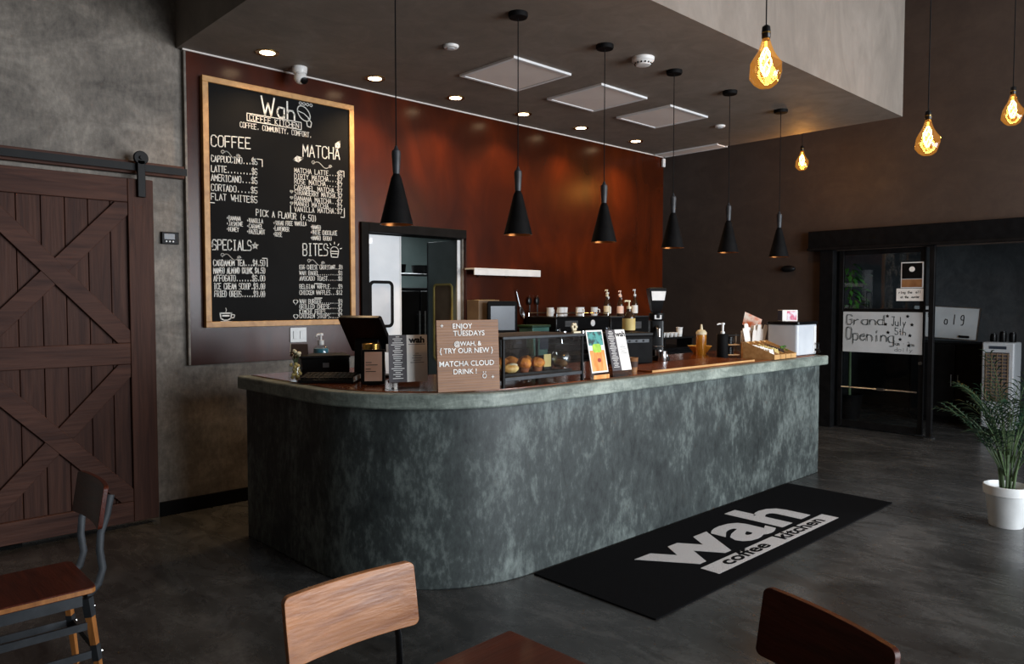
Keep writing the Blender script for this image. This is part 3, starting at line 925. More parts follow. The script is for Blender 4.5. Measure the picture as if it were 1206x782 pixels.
MB().lathe([(.026, 0), (.03, .012), (.02, .016)], 18, X=T(0.012, -.045, -.11) @ RX(125)).build('lens', M['gloss_black'], t)
t = thing('smoke_detector', 'white domed smoke detector on the dropped ceiling', 'smoke detector', (4.78, 3.57, ZC))
MB().lathe([(.03, -.062), (.055, -.058), (.072, -.035), (.085, -.025), (.088, 0)], 28).build('housing', M['white_plastic'], t)
m = MB()
for k in range(14):
    a = 2 * PI * k / 14
    m.cb((0, 0, 0), (.012, .004, .012), X=T(.066 * math.cos(a), .066 * math.sin(a), -.046) @ Matrix.Rotation(a + PI / 2, 4, 'Z'))
m.build('vent_slot', M['black'], t)

# ------------------------------------------------------------------ cone pendants over the bar
def pendant():
    t = thing('cone_pendant_lamp', 'x', 'pendant lamp', (0, 0, 0), 0, 'black cone pendants over the bar')
    MB().lathe([(.002, -.032), (.06, -.03), (.065, -.02), (.065, 0)], 28).build('canopy', M['matte_black'], t)
    MB().tube([(0, 0, -.03), (0, 0, -1.03)], .0035, 6).build('cord', M['matte_black'], t)
    MB().lathe([(.006, -1.0), (.014, -1.022), (.024, -1.03), (.026, -1.05), (.02, -1.15), (.018, -1.165)], 20).build('lamp_holder', M['gunmetal'], t)
    s_ = MB().lathe([(.018, -1.16), (.03, -1.185), (.093, -1.44), (.095, -1.45)], 36, cap=False).lathe([(.0925, -1.45), (.0905, -1.44), (.028, -1.187), (.001, -1.175)], 36, mi=1, cap=False) \
        .lathe([(.095, -1.45), (.0925, -1.45)], 36, mi=1, cap=False).build('shade', [M['matte_black'], M['copper']], t, fix=False)
    MB().ball((0, 0, -1.36), (.03, .03, .04), 14, 9).lathe([(.014, -1.33), (.014, -1.2)], 12).build('bulb', M['dim_bulb'], s_)
    return t


pl = pendant()
PX = [2.48, 3.45, 4.34, 5.23, 6.10, 7.06]
for k, x in enumerate(PX):
    q = pl if k == 0 else copy_tree(pl)
    q.location = (x, 3.59, ZC)
    q['label'] = 'black cone pendant lamp over the bar, %s from the left' % ords[k]


# ------------------------------------------------------------------ amber bulbs
def amber_bulb(label, x, y, zb, zt, zcord):
    """zb bottom of the glass, zt top of the socket, zcord where the cord is fixed"""
    H = zt - zb
    t = thing('amber_bulb_lamp', label, 'hanging bulb', (x, y, zb), 0, 'large amber bulbs on black cords')
    k = H / .28
    MB().tube([(0, 0, H - .005), (0, 0, zcord - zb - .02)], .0035, 6).build('cord', M['matte_black'], t)
    MB().lathe([(.05, zcord - zb - .025), (.055, zcord - zb - .018), (.055, zcord - zb)], 20).build('canopy', M['matte_black'], t)
    MB().lathe([(.008 * k, .28 * k), (.018 * k, .272 * k), (.02 * k, .255 * k), (.02 * k, .222 * k), (.017 * k, .218 * k)], 20).build('socket', M['gloss_black'], t)
    MB().lathe([(.0205 * k, .246 * k), (.0205 * k, .240 * k)], 20, cap=False).lathe([(.0175 * k, .218 * k), (.0175 * k, .21 * k)], 20, cap=False).build('socket_ring', M['brass'], t)
    prof = [(.01, -.012), (.03, -.008), (.052, .008), (.067, .038), (.0725, .068), (.067, .1), (.053, .13), (.037, .158), (.026, .185), (.02, .205), (.0175, .216)]

    def wob(a, z):
        zz = z / k
        return 1 + (.07 * math.sin(3 * a + zz * 60) + .05 * math.sin(5 * a - zz * 40)) * max(0, min(1, (.17 - zz) / .05)) * min(1, zz / .02)
    MB().lathe([(r_ * k, z_ * k) for r_, z_ in prof], 40, wob=wob, cap=False).build('glass_bulb', M['amber'], t, sharp=80)
    m = MB()
    for j in range(5):
        pts = []
        for i in range(18):
            u = i / 17
            a = 2 * PI * j / 5 + u * 3.0
            rr = (.006 + .02 * math.sin(PI * u)) * k
            pts.append((rr * math.cos(a), rr * math.sin(a), (.045 + .13 * u) * k))
        m.tube(pts, .0022 * k, 5)
    m.build('filament', M['bulb_hot'], t)
    MB().tube([(0, 0, .045 * k), (0, 0, .205 * k)], .006 * k, 8).build('stem', M['bulb_core'], t)
    pd = bpy.data.lights.new('bulb_light', 'POINT')
    pd.energy = 14
    pd.color = (1.0, .55, .2)
    pd.shadow_soft_size = .05
    po = bpy.data.objects.new('bulb_light', pd)
    po.location = (0, 0, .1 * k)
    po.parent = t
    col.objects.link(po)


amber_bulb('nearest and largest amber bulb, hanging before the pale soffit face', 3.40, 1.81, 2.66, 2.95, ZH)
amber_bulb('amber bulb hanging above the glass door, before the dark wall', 5.40, 1.72, 2.59, 2.875, ZH)
amber_bulb('amber bulb hanging at the right edge of the room', 6.87, 1.585, 3.0, 3.29, ZH)
amber_bulb('small far amber bulb hanging beyond the end of the dropped ceiling', 8.58, 4.09, 3.17, 3.45, ZH)

# ------------------------------------------------------------------ glass door, header and lobby
hd = thing('door_header', 'thick black track beam over the glass sliding door', 'beam', (0, 0, 0))
MB().box((9.5, -1.5, 2.27), (9.599, 4.43, 2.52)).build('beam', M['matte_black'], hd, bevel=.005)
MB().box((9.47, -1.5, 2.27), (9.4995, 4.43, 2.30)).build('track_lip', M['black'], hd)
struct(MB().box((9.5, 4.1, 0), (9.76, 4.27, 2.268)).build('door_2', M['matte_black'], bevel=.004), 'black left jamb of the glass door')
gd = thing('glass_door', 'black framed sliding glass door carrying the opening sign', 'door', (0, 0, 0))
DX0, DX1, DY0, DY1 = 9.6, 9.645, 3.05, 4.06
for nm, y0, y1 in (('stile', DY1 - .055, DY1), ('stile', DY0, DY0 + .055)):
    MB().box((DX0, y0, .02), (DX1, y1, 2.26)).build(nm, M['black'], gd, bevel=.003)
for z0, z1 in ((.02, .1), (1.48, 1.525), (2.2, 2.26)):
    MB().box((DX0 + .004, DY0 + .056, z0), (DX1 - .004, DY1 - .056, z1)).build('cross_rail', M['black'], gd, bevel=.003)
MB().box((9.618, DY0 + .056, .101), (9.626, DY1 - .056, 1.479)).build('glass_pane', M['door_glass'], gd)
MB().box((9.618, DY0 + .056, 1.526), (9.626, DY1 - .056, 2.199)).build('glass_pane', M['door_glass'], gd)
MB().tube([(9.575, DY0 + .06, .53), (9.575, DY1 - .06, .53)], .01).tube([(9.575, DY0 + .1, .53), (9.618, DY0 + .1, .53)], .006).tube([(9.575, DY1 - .1, .53), (9.618, DY1 - .1, .53)], .006) \
    .cb((9.575, 3.52, .53), (.03, .08, .03)).build('push_bar', M['steel'], gd)
MB().lathe([(.02, 0), (.02, .03)], 14, X=T(9.6, DY0 + .028, .88) @ RY(-90)).build('lock', M['steel'], gd)
gp = thing('glass_door_post', 'slim black upright at the open edge of the glass door', 'door post', (0, 0, 0))
MB().box((9.53, 2.93, 0), (9.59, 2.985, 2.268)).build('upright', M['black'], gp, bevel=.003)
MB().box((9.536, 2.985, 1.49), (9.584, 3.045, 1.52)).build('cross_bar', M['black'], gp)
MB().box((9.5, 2.91, 0), (9.62, 3.0, .012)).build('floor_plate', M['steel'], gp)

MY = Matrix(((0, 0, 1, 0), (1, 0, 0, 0), (0, 1, 0, 0), (0, 0, 0, 1)))


def facing_x(x, y, z):
    """frame whose local x runs along -y of the room and whose front (-y) looks at -x"""
    return T(x, y, z) @ RZ(-90)


sg = thing('opening_sign', 'white hand lettered sign with the July opening on the glass door', 'sign', (9.598, 3.53, 1.235))
sg.rotation_euler = (0, 0, R(-90))
MB().box((-.465, -.008, -.255), (.465, 0, .25)).build('sheet', M['whiteboard'], sg)
X_ = T(0, -.0085, 0)
for s_, x0, z0, x1, z1, h, wd in (('Grand', -.43, .09, .02, .09, .12, .006), ('Opening', -.43, -.10, .14, -.12, .15, .006), ('July', .12, .09, .28, .08, .1, .008), ('5th', .16, -.02, .28, -.03, .08, .008),
                                  ('6am - 2pm', .14, -.15, .38, -.16, .05, .004), ('daily', .16, -.225, .36, -.225, .045, .004)):
    m = MB()
    for o_ in ((0, .012) if x0 < 0 else (0,)):
        m.hand(s_, x0 + o_, z0 + o_ * .4, x1 + o_, z1, h, wd, 0, X_, .3)
    m.build('lettering_row', M['marker'], sg, fix=False)
m = MB()
for x, z in ((.07, .2), (.30, .2), (.05, .1), (.35, .1), (.08, .0), (.33, -.03), (.22, -.08), (.32, -.15)):
    star(m, x, z, .018, .007, X_)
m.build('star_drawings', M['ink'], sg, fix=False)

pq = thing('award_plaque', 'small dark framed certificate on the upper pane of the glass door', 'plaque', (9.598, 3.19, 1.925))
pq.rotation_euler = (0, 0, R(-90))
MB().box((-.125, -.014, -.15), (.125, 0, .16)).build('frame', M['white_paint'], pq, bevel=.003)
MB().box((-.112, -.0165, -.04), (.112, -.0142, .147)).build('dark_print', M['gloss_black'], pq)
MB().box((-.112, -.0165, -.14), (.112, -.0142, -.045)).build('lower_print', M['kraft'], pq)
MB().lathe([(.032, 0), (.032, .002), (.001, .002)], 20, X=T(0, -.0166, .075) @ RX(90)).build('seal', M['paper'], pq)
nt_ = thing('paper_note', 'white handwritten note under the certificate on the glass door', 'note', (9.598, 3.215, 1.695))
nt_.rotation_euler = (0, 0, R(-90))
MB().box((-.15, -.004, -.075), (.15, 0, .075)).build('sheet', M['paper'], nt_)
m = MB()
m.hand('ring the bell', -.12, .015, .12, .018, .03, .005, 0, T(0, -.0045, 0), .3).hand('at the counter', -.10, -.04, .11, -.038, .028, .005, 0, T(0, -.0045, 0), .3)
m.build('handwriting', M['marker'], nt_, fix=False)

cb_ = thing('lobby_cabinet', 'black cabinet in the lobby behind the palm', 'cabinet', (10.95, 2.95, 0))
MB().box((-.0, -.42, .06), (.5, .7, 1.07)).build('body', M['matte_black'], cb_, bevel=.006)
MB().box((-.02, -.40, .09), (-.001, .13, 1.04)).build('door', M['black'], cb_, bevel=.004)
MB().box((-.02, .15, .09), (-.001, .68, 1.04)).build('door', M['black'], cb_, bevel=.004)
for y in (.1, .18):
    MB().tube([(-.035, y, .5), (-.035, y, .65)], .006).cb((-.027, y, .51), (.02, .01, .01)).cb((-.027, y, .64), (.02, .01, .01)).build('handle', M['steel'], cb_)
MB().box((.03, -.4, 0), (.48, .68, .06)).build('plinth', M['black'], cb_)
wb = thing('whiteboard', 'tilted whiteboard with marker figures standing on the lobby cabinet', 'whiteboard', (11.22, 3.27, 1.105))
wb.rotation_euler = (R(-8), R(3), R(-90))
MB().box((-.46, -.012, .012), (.34, .012, .43)).build('writing_surface', M['whiteboard'], wb)
MB().box((-.475, -.016, 0), (.355, .016, .0115)).box((-.475, -.016, .4305), (.355, .016, .442)).box((-.475, -.016, .0116), (-.461, .016, .4304)).box((.341, -.016, .0116), (.355, .016, .4304)).build('frame', M['steel'], wb)
m = MB()
X_ = T(0, -.0125, 0)
m.hand('o l 9', -.06, .2, .17, .2, .13, .012, 0, X_, .2).hand('2 5 4', -.33, .29, -.19, .29, .05, .01, 0, X_, .2).hand('- 6', -.33, .21, -.2, .21, .055, .01, 0, X_, .2)
m.build('marker_writing', M['ink'], wb, fix=False)
MB().box((.14, -.034, .03), (.26, -.0125, .06)).build('eraser', M['black'], wb, bevel=.003)
cl = thing('air_cooler', 'tall white air cooler with a louvred front in the lobby', 'air cooler', (10.6, 2.49, 0))
cl.rotation_euler = (0, 0, R(-90))
MB().prism([(-.17, -.17), (.17, -.17), (.17, .17), (-.17, .17)], .06, 1.12).build('body', M['cooler_white'], cl, bevel=.02, seg=3)
MB().box((-.12, -.178, .4), (.12, -.1705, 1.0)).build('grille_recess', M['dark_print'], cl)
m = MB()
for k in range(15):
    m.box((-.118, -.186, .41 + k * .04), (.118, -.1785, .424 + k * .04))
for k in range(5):
    m.box((-.118 + k * .056, -.19, .405), (-.108 + k * .056, -.1862, .99))
m.build('louvres', M['tan_card'], cl)
MB().box((-.09, -.176, 1.04), (.09, -.1705, 1.075)).build('control_strip', M['screen'], cl)
for x in (-.13, .13):
    for y in (-.13, .13):
        MB().lathe([(.028, 0), (.03, .03), (.028, .06)], 12, (x, y, 0)).build('caster', M['black'], cl)
for k, (y, h) in enumerate(((2.58, .1), (2.48, .13), (2.38, .12))):
    tag(MB().lathe([(.035, 0), (.038, .01), (.038, h - .02), (.03, h - .01), (.03, h), (.001, h)], 16).build('lidded_jar', M['gloss_black'], loc=(10.6, y, 1.1205)),
        ['left one of the dark jars on top of the air cooler', 'middle one of the dark jars on top of the air cooler', 'right one of the dark jars on top of the air cooler'][k], 'jar', 'dark jars on the air cooler')


# ------------------------------------------------------------------ plants
def frond(root, mat, az, L, lean, droop, nleaf=15, base=(0, 0, 0), lw=.011, ll=.19, rise=.5):
    """arching palm frond with paired leaflets, leaflet blades folded"""
    m = MB()
    pts = []
    d = Vector((math.cos(az), math.sin(az), 0))
    p = Vector(base)
    n = 16
    for i in range(n + 1):
        u = i / n
        el = R(lean) - R(droop) * u ** 1.6
        pts.append(p.copy())
        p = p + (d * math.cos(el) + Vector((0, 0, 1)) * math.sin(el)) * (L / n)
    m.tube(pts, [.006 * (1 - .75 * i / n) for i in range(n + 1)], 5, mi=1)
    side = Vector((-math.sin(az), math.cos(az), 0))
    for k in range(nleaf):
        u = .34 + .66 * k / (nleaf - 1)
        i = min(n - 1, int(u * n))
        fr_ = u * n - i
        b = pts[i].lerp(pts[i + 1], fr_)
        tdir = (pts[i + 1] - pts[i]).normalized()
        ln = ll * (.55 + .45 * math.sin(PI * min(1, .15 + u * .8))) * random.uniform(.85, 1.1)
        for s_ in (-1, 1):
            dr = (tdir * .75 + side * s_ * .75 + Vector((0, 0, random.uniform(-.12, .18)))).normalized()
            tip = b + dr * ln + Vector((0, 0, -ln * .22))
            mid = b + dr * ln * .5
            wv = dr.cross(Vector((0, 0, 1))).normalized() * lw
            up_ = Vector((0, 0, lw * .5))
            m.add([b, mid - wv + up_, mid - Vector((0, 0, lw * .3)), mid + wv + up_, tip], [(0, 1, 2), (0, 2, 3), (1, 4, 2), (2, 4, 3)], 0)
    return m.build('frond', [mat, M['stem']], root, fix=False)


pp = thing('potted_palm', 'areca palm in a white plastic pot on the right of the floor', 'potted plant', (6.24, 1.41, 0))
pp.scale = (.9, .9, .92)
MB().lathe([(.112, 0), (.118, .006), (.148, .25), (.15, .252), (.162, .255), (.166, .30), (.166, .322), (.158, .325), (.152, .30), (.14, .26)], 40, cap=False) \
    .lathe([(.001, .003), (.112, .003)], 40, cap=False).build('pot', M['white_plastic'], pp)
MB().lathe([(.001, .275), (.08, .28), (.145, .272)], 24, cap=False).build('soil', M['soil'], pp)
for k in range(9):
    a = 2.4 * k
    r_ = .015 + .012 * (k % 4)
    MB().tube([(r_ * math.cos(a), r_ * math.sin(a), .27), (r_ * 1.4 * math.cos(a), r_ * 1.4 * math.sin(a), .42), (r_ * 2.2 * math.cos(a), r_ * 2.2 * math.sin(a), .6)], [.011, .009, .007], 7).build('cane', M['stem'], pp)
for k in range(24):
    a = 2.399 * k + .3
    ring_ = k / 24
    z0 = .36 + .26 * ((k * 7) % 10) / 10
    frond(pp, M['leaf'], a, .46 + .22 * random.random() + .16 * (1 - ring_), 88 - 24 * ring_, 26 + 48 * ring_, 12, (.04 * math.cos(a), .04 * math.sin(a), z0), .0085, .17)
for az_, L_ in ((R(140), .72), (R(155), .6), (R(120), .68), (R(170), .6)):
    frond(pp, M['leaf'], az_, L_, 62, 30, 13, (.03 * math.cos(az_), .03 * math.sin(az_), .40), .0085, .15)

lp = thing('lobby_plant', 'tall leafy green plant standing behind the glass door', 'potted plant', (10.45, 4.25, 0))
MB().lathe([(.13, 0), (.17, .32), (.18, .34), (.165, .34), (.15, .28)], 28, cap=False).lathe([(.001, .002), (.13, .002)], 28, cap=False).build('pot', M['matte_black'], lp)
MB().lathe([(.001, .29), (.151, .285)], 20, cap=False).build('soil', M['soil'], lp)
MB().tube([(0, 0, .28), (.02, .01, .9), (-.01, .02, 1.5), (0, 0, 2.0)], [.02, .018, .014, .008], 9).build('trunk', M['stem'], lp)
m = MB()
for k in range(150):
    a, z = random.uniform(0, 2 * PI), random.uniform(1.35, 2.12)
    rr = random.uniform(.02, .2)
    c = Vector((rr * math.cos(a) - .05, rr * math.sin(a), z))
    d = Vector((math.cos(a), math.sin(a), random.uniform(-.9, .3))).normalized()
    s_ = d.cross(Vector((0, 0, 1))).normalized() * random.uniform(.02, .032)
    L_ = random.uniform(.09, .15)
    m.add([c, c + d * L_ * .5 + s_, c + d * L_ - Vector((0, 0, .03)), c + d * L_ * .5 - s_, c + d * L_ * .5 + Vector((0, 0, .008))], [(0, 1, 4), (1, 2, 4), (2, 3, 4), (3, 0, 4)])
m.build('foliage', M['leaf_bright'], lp, fix=False)

# ------------------------------------------------------------------ floor mat with the logo
fm = thing('logo_floor_mat', 'long black floor mat with the white logo along the bar', 'floor mat', (0, 0, 0))
MB().box((3.08, 2.195, 0), (6.27, 3.07, .009)).build('mat_pile', M['mat'], fm, bevel=.003)
FL = T(0, 0, .0091)
m = MB()
m.text('wah', .62, T(3.75, 2.505, .0095), 0, off=.02, ext=.0004, align='LEFT', sx=1.62, space=1.07)
m.build('logo_word', M['mat_white'], fm, fix=False)
MB().box((3.87, 2.31, .0091), (5.53, 2.437, .0098)).build('logo_bar', M['mat_white'], fm)
for s_, x in (('coffee', 4.31), ('kitchen', 5.07)):
    MB().text(s_, .135, T(x, 2.346, .0101), 0, off=.004, ext=.0003, sx=1.62).build('logo_small_word', M['mat'], fm, fix=False)


# ------------------------------------------------------------------ chairs and table
def chair(label, loc, rz):
    """front is -y; the origin is on the floor under the seat centre"""
    t = thing('cafe_chair', label, 'chair', loc, rz, 'wood and steel cafe chairs')
    MB().prism(rrect(-.205, -.2, .205, .2, .03), .446, .474).build('seat', [M['chairwood_dark']], t, bevel=.004)
    MB().prism(rrect(-.206, -.201, .206, .201, .03), .45, .468).build('seat_edge', M['legwood'], t)
    # curved back panel
    m = MB()
    vs, n = [], 12
    for j, (z, yo) in enumerate(((.695, .218), (.87, .246))):
        for i in range(n + 1):
            u = -1 + 2 * i / n
            vs.append((u * .2, yo + .018 * (u * u) * -1 + .012, z))
    poly = rrect(-.2, .695, .2, .87, .018, 4)
    vf, vb = [], []
    for x, z in poly:
        u = x / .2
        y = .236 + (z - .695) * .16 - .02 * u * u
        vf.append((x, y - .009, z))
        vb.append((x, y + .009, z))
    # strips so that the panel bends
    cols = [-.2, -.1985, -.1945, -.189, -.182, -.13, -.065, 0, .065, .13, .182, .189, .1945, .1985, .2]
    vs, fs = [], []
    for x in cols:
        e = .018
        ax = abs(x)
        dz = 0 if ax < .2 - e else e - math.sqrt(max(0, e * e - (ax - .2 + e) ** 2))
        for z in (.695 + dz, .7825, .87 - dz):
            u = x / .2
            y = .236 + (z - .695) * .16 - .02 * u * u
            vs += [(x, y - .009, z), (x, y + .009, z)]
    for i in range(14):
        a, b = i * 6, (i + 1) * 6
        for q in (0, 2):
            fs += [(a + q, b + q, b + q + 2, a + q + 2), (a + q + 1, a + q + 3, b + q + 3, b + q + 1)]
        fs += [(a, a + 1, b + 1, b), (a + 4, b + 4, b + 5, a + 5)]
    for a in (0, 84):
        fs += [(a, a + 2, a + 3, a + 1), (a + 2, a + 4, a + 5, a + 3)]
    m.add(vs, fs).build('backrest', M['chairwood'] if 'pale' in label else M['chairwood_dark'], t, bevel=.003)  # same wood on all chairs; light and shade are in the colour
    for s_ in (-1, 1):
        x = s_ * .145
        m = MB()
        pth = [(x, .17, .425), (x, .205, .46), (x, .222, .52), (x, .212, .60), (x, .218, .67), (x, .242, .74), (x, .258, .82)]
        m.tube([(p_[0], p_[1] + .016, p_[2]) for p_ in pth], .0055, 8, flat=2.7)
        m.build('back_post', M['gunmetal'], t)
        for yy, nm in ((-1, 'front'), (1, 'rear')):
            X0, X1 = (s_ * .18, yy * .17), (s_ * .215, yy * .215)
            m = MB()
            m.tube([(X1[0], X1[1], 0), (X0[0], X0[1], .425)], [.013, .02], 4)
            lg = m.build('leg', M['legwood'], t)
            pa = lambda z: (X1[0] + (X0[0] - X1[0]) * z / .425, X1[1] + (X0[1] - X1[1]) * z / .425, z)
            for z0, z1 in ((.35, .426), (.17, .235)):
                rr_ = lambda z: .0155 + .007 * z / .425
                MB().tube([pa(z0), pa(z1)], [rr_(z0), rr_(z1)], 4).build('leg_collar', M['gunmetal'], lg)
                b0 = pa((z0 + z1) / 2)
                MB().lathe([(.006, 0), (.005, .004), (.001, .005)], 8, X=T(b0[0], b0[1] + (-.019 if yy < 0 else .019), b0[2]) @ RX(90 * -yy * -1 if yy < 0 else -90)).build('bolt', M['chrome'], lg)
    MB().box((-.165, -.185, .405), (.165, -.175, .445)).box((-.165, .175, .405), (.165, .185, .445)).build('apron', M['gunmetal'], t)
    for s_ in (-1, 1):
        MB().box((s_ * .188 - .005, -.15, .4), (s_ * .188 + .005, .15, .445)).build('apron', M['gunmetal'], t)
        MB().box((s_ * .2 - .004, -.175, .185), (s_ * .2 + .004, .175, .215)).build('stretcher', M['gunmetal'], t)
        MB().box((s_ * .19 - .004, -.165, .30), (s_ * .19 + .004, .165, .33)).build('stretcher', M['gunmetal'], t)
    MB().box((-.185, -.204, .185), (.185, -.196, .215)).build('stretcher', M['gunmetal'], t)
    MB().box((-.185, .196, .185), (.185, .204, .215)).build('stretcher', M['gunmetal'], t)
    return t


chair('cafe chair with a pale orange wood backrest, tucked behind the table corner', (1.05, 1.50, 0), 0)
chair('dark cafe chair seen from its side in front of the barn door', (.615, 3.50, 0), R(-90))
chair('dark cafe chair with its backrest turned away at the bottom right', (1.52, .84, 0), R(-110))
tb = thing('cafe_table', 'dark reddish square cafe table at the bottom edge', 'table', (.98, 1.04, 0), R(2))
MB().prism(rrect(-.36, -.36, .36, .36, .012), .722, .75).build('table_top', M['table'], tb, bevel=.003)
MB().lathe([(.035, .03), (.035, .715)], 20).build('column', M['black'], tb)
MB().box((-.15, -.15, .7152), (.15, .15, .7215)).build('top_plate', M['black'], tb)
MB().lathe([(.2, 0), (.2, .01), (.06, .03), (.036, .034)], 32).build('base', M['black'], tb)

# ------------------------------------------------------------------ on the bar, left arm
Z = CT
t = thing('flower_jar', 'glass jar of dried flowers at the left end of the bar', 'jar', (2.215, 4.32, Z))
MB().lathe([(.038, 0), (.042, .01), (.042, .1), (.034, .115), (.036, .125)], 22, cap=False).lathe([(.001, .002), (.038, .002)], 22, cap=False).build('glass', M['jar'], t)
m = MB()
for k in range(16):
    a, r_ = 2.4 * k, .008 + .02 * (k % 3) / 2
    m.ball((r_ * math.cos(a), r_ * math.sin(a), .02 + .006 * k), .012, 7, 5)
m.build('filling', M['label_cream'], t)
for k in range(14):
    a = 2.4 * k
    r_ = .012 + .03 * (k % 4) / 3
    MB().tube([(0, 0, .09), (r_ * math.cos(a), r_ * math.sin(a), .15 + .012 * (k % 4))], .0015, 5).ball((r_ * math.cos(a), r_ * math.sin(a), .155 + .012 * (k % 4)), .011, 7, 5, mi=1).build('flower', [M['stem'], M['cream'] if k % 3 else M['bottle_dark']], t)

t = thing('card_keypad', 'flat black keyboard with a pale front edge on the left arm of the bar', 'keyboard', (2.36, 4.16, Z), R(-43))
MB().prism([(-.1, 0), (.1, 0), (.1, .045), (-.1, .022)], -.17, .17, X=MY).build('body', M['gloss_black'], t, bevel=.004)
m = MB()
for i in range(11):
    for j in range(5):
        m.cb((0, 0, 0), (.025, .027, .008), X=T(-.145 + i * .029, -.07 + j * .035, .03 + j * .0041) @ RX(6.5))
m.build('keys', M['black'], t)
MB().box((.1705, -.1, .012), (.177, .1, .04)).build('edge_strip', M['white_plastic'], t)
t = thing('cash_box', 'black storage box behind the keyboard on the bar', 'box', (2.56, 4.60, Z), R(-20))
MB().box((-.16, -.13, 0), (.16, .13, .122)).build('body', M['gloss_black'], t, bevel=.006)
MB().box((-.165, -.135, .1225), (.165, .135, .14)).build('lid', M['black'], t, bevel=.004)
MB().box((-.02, -.137, .06), (.02, -.1305, .09)).build('latch', M['steel'], t)
t = thing('folded_card', 'small brown folded card with pale edges on the black storage box', 'card', (2.42, 4.66, Z + .1405), R(-35))
MB().prism([(-.03, 0), (-.026, 0), (0, .066), (.026, 0), (.03, 0), (0, .073)], -.055, .055, X=MY).build('card', M['brown_card'], t)
MB().prism([(-.031, 0), (-.026, 0), (0, .066), (.026, 0), (.031, 0), (0, .075)], -.059, -.0555, X=MY).build('edge', M['cream'], t)
t = thing('sanitizer_bottle', 'clear pump bottle of pale blue gel behind the storage box', 'pump bottle', (2.67, 4.82, Z))
MB().lathe([(.052, 0), (.056, .01), (.056, .15), (.045, .18), (.02, .195), (.018, .21)], 24, cap=False).lathe([(.001, .002), (.052, .002)], 24, cap=False).build('bottle', M['jar'], t)
MB().lathe([(.001, .004), (.051, .004), (.051, .165), (.001, .165)], 24, cap=False).build('gel', M['blue_fluid'], t)
MB().lathe([(.022, .19), (.022, .222), (.008, .226), (.008, .255), (.018, .258), (.018, .272), (.006, .275)], 18).tube([(0, 0, .265), (-.04, -.02, .265), (-.05, -.025, .25)], .006, 8).build('pump', M['white_plastic'], t)
t = thing('pos_terminal', 'large black till screen seen from behind, tilted over the bar', 'till screen', (2.68, 4.20, Z), R(-66))
MB().box((-.12, -.12, 0), (.12, .12, .02)).build('base', M['black'], t, bevel=.005)
MB().prism([(-.05, .02), (.06, .02), (.04, .22), (-.0, .28), (-.04, .25)], -.09, .09, X=MY).build('stand', M['black'], t, bevel=.006)
sc_ = MB().prism(rrect(-.16, -.14, .16, .14, .015), -.014, .014).build('screen_housing', M['gloss_black'], t, bevel=.004)
sc_.location = (.0, -.035, .29)
sc_.rotation_euler = (R(125 - 180), 0, 0)
g_ = MB().prism(rrect(-.145, -.125, .145, .125, .008), .0142, .016).build('screen_glass', M['screen'], sc_)
t = thing('receipt_printer', 'black receipt printer beside the till screen', 'printer', (2.88, 4.02, Z), R(-43))
MB().prism([(-.09, 0), (.09, 0), (.09, .13), (-.03, .15), (-.09, .08)], -.075, .075, X=MY).build('body', M['gloss_black'], t, bevel=.006)
MB().box((-.06, -.02, .1515), (.06, -.01, .18)).build('paper_slip', M['paper'], t)
t = thing('gold_lid_jar', 'small amber glass jar with a gold lid behind the payment stand', 'jar', (2.555, 3.985, Z))
MB().lathe([(.05, 0), (.054, .01), (.054, .2), (.05, .212)], 24, cap=False).lathe([(.001, .002), (.05, .002)], 24, cap=False).build('glass', M['jar'], t)
MB().lathe([(.001, .004), (.05, .004), (.05, .19), (.001, .19)], 24, cap=False).build('filling', M['amber_fluid'], t)
MB().lathe([(.056, .205), (.056, .238), (.05, .242), (.001, .242)], 24).build('lid', M['brass'], t)
t = thing('price_card', 'small blank white card in a clip beside the gold lidded jar', 'card', (2.66, 3.90, Z), R(-43))
MB().box((-.03, -.02, 0), (.03, .02, .01)).tube([(0, 0, .01), (0, 0, .2)], .004, 6).build('clip_stand', M['black'], t)
MB().box((-.042, -.003, .185), (.042, 0.003, .235)).build('card', M['paper'], t)
t = thing('payment_stand', 'black tilted tablet stand with a pale pink slip on the bar', 'tablet stand', (2.47, 3.83, Z), R(-34))
m = MB().box((-.07, -.009, 0), (.07, .009, .215))
m.build('frame', M['gloss_black'], t, bevel=.005, rot=(R(-17), 0, 0), loc=(0, -.02, .004))
MB().box((-.052, -.0112, .018), (.052, -.0095, .198)).build('paper', M['pink_paper'], t, rot=(R(-17), 0, 0), loc=(0, -.02, .004))
m = MB()
for z_, wd in ((.13, .035), (.115, .07), (.09, .03), (.075, .06)):
    m.box((-.045, -.0118, z_), (-.045 + wd, -.0113, z_ + .004))
m.build('printing', M['ink'], t, rot=(R(-17), 0, 0), loc=(0, -.02, .004))
MB().prism([(-.02, 0), (.08, 0), (.08, .008), (.034, .12), (.028, .12), (.06, .008), (-.02, .008)], -.04, .04, X=MY).build('easel_leg', M['black'], t)


def card_stand(name, label, loc, rz, wd, h, lean, half=True):
    """clear acrylic easel with a printed card"""
    t = thing(name, label, 'card stand', loc, rz)
    X_ = RX(-lean)
    MB().box((-wd / 2 - .004, -.003, .03), (wd / 2 + .004, .0, h), X=X_).build('clear_sheet', M['jar'], t)
    MB().prism([(-.003, 0), (.11, 0), (.11, .004), (.004, .004), (.01, .03), (.005, .032)], -wd / 2 - .004, wd / 2 + .004, X=MY).build('clear_foot', M['jar'], t)
    return t, X_


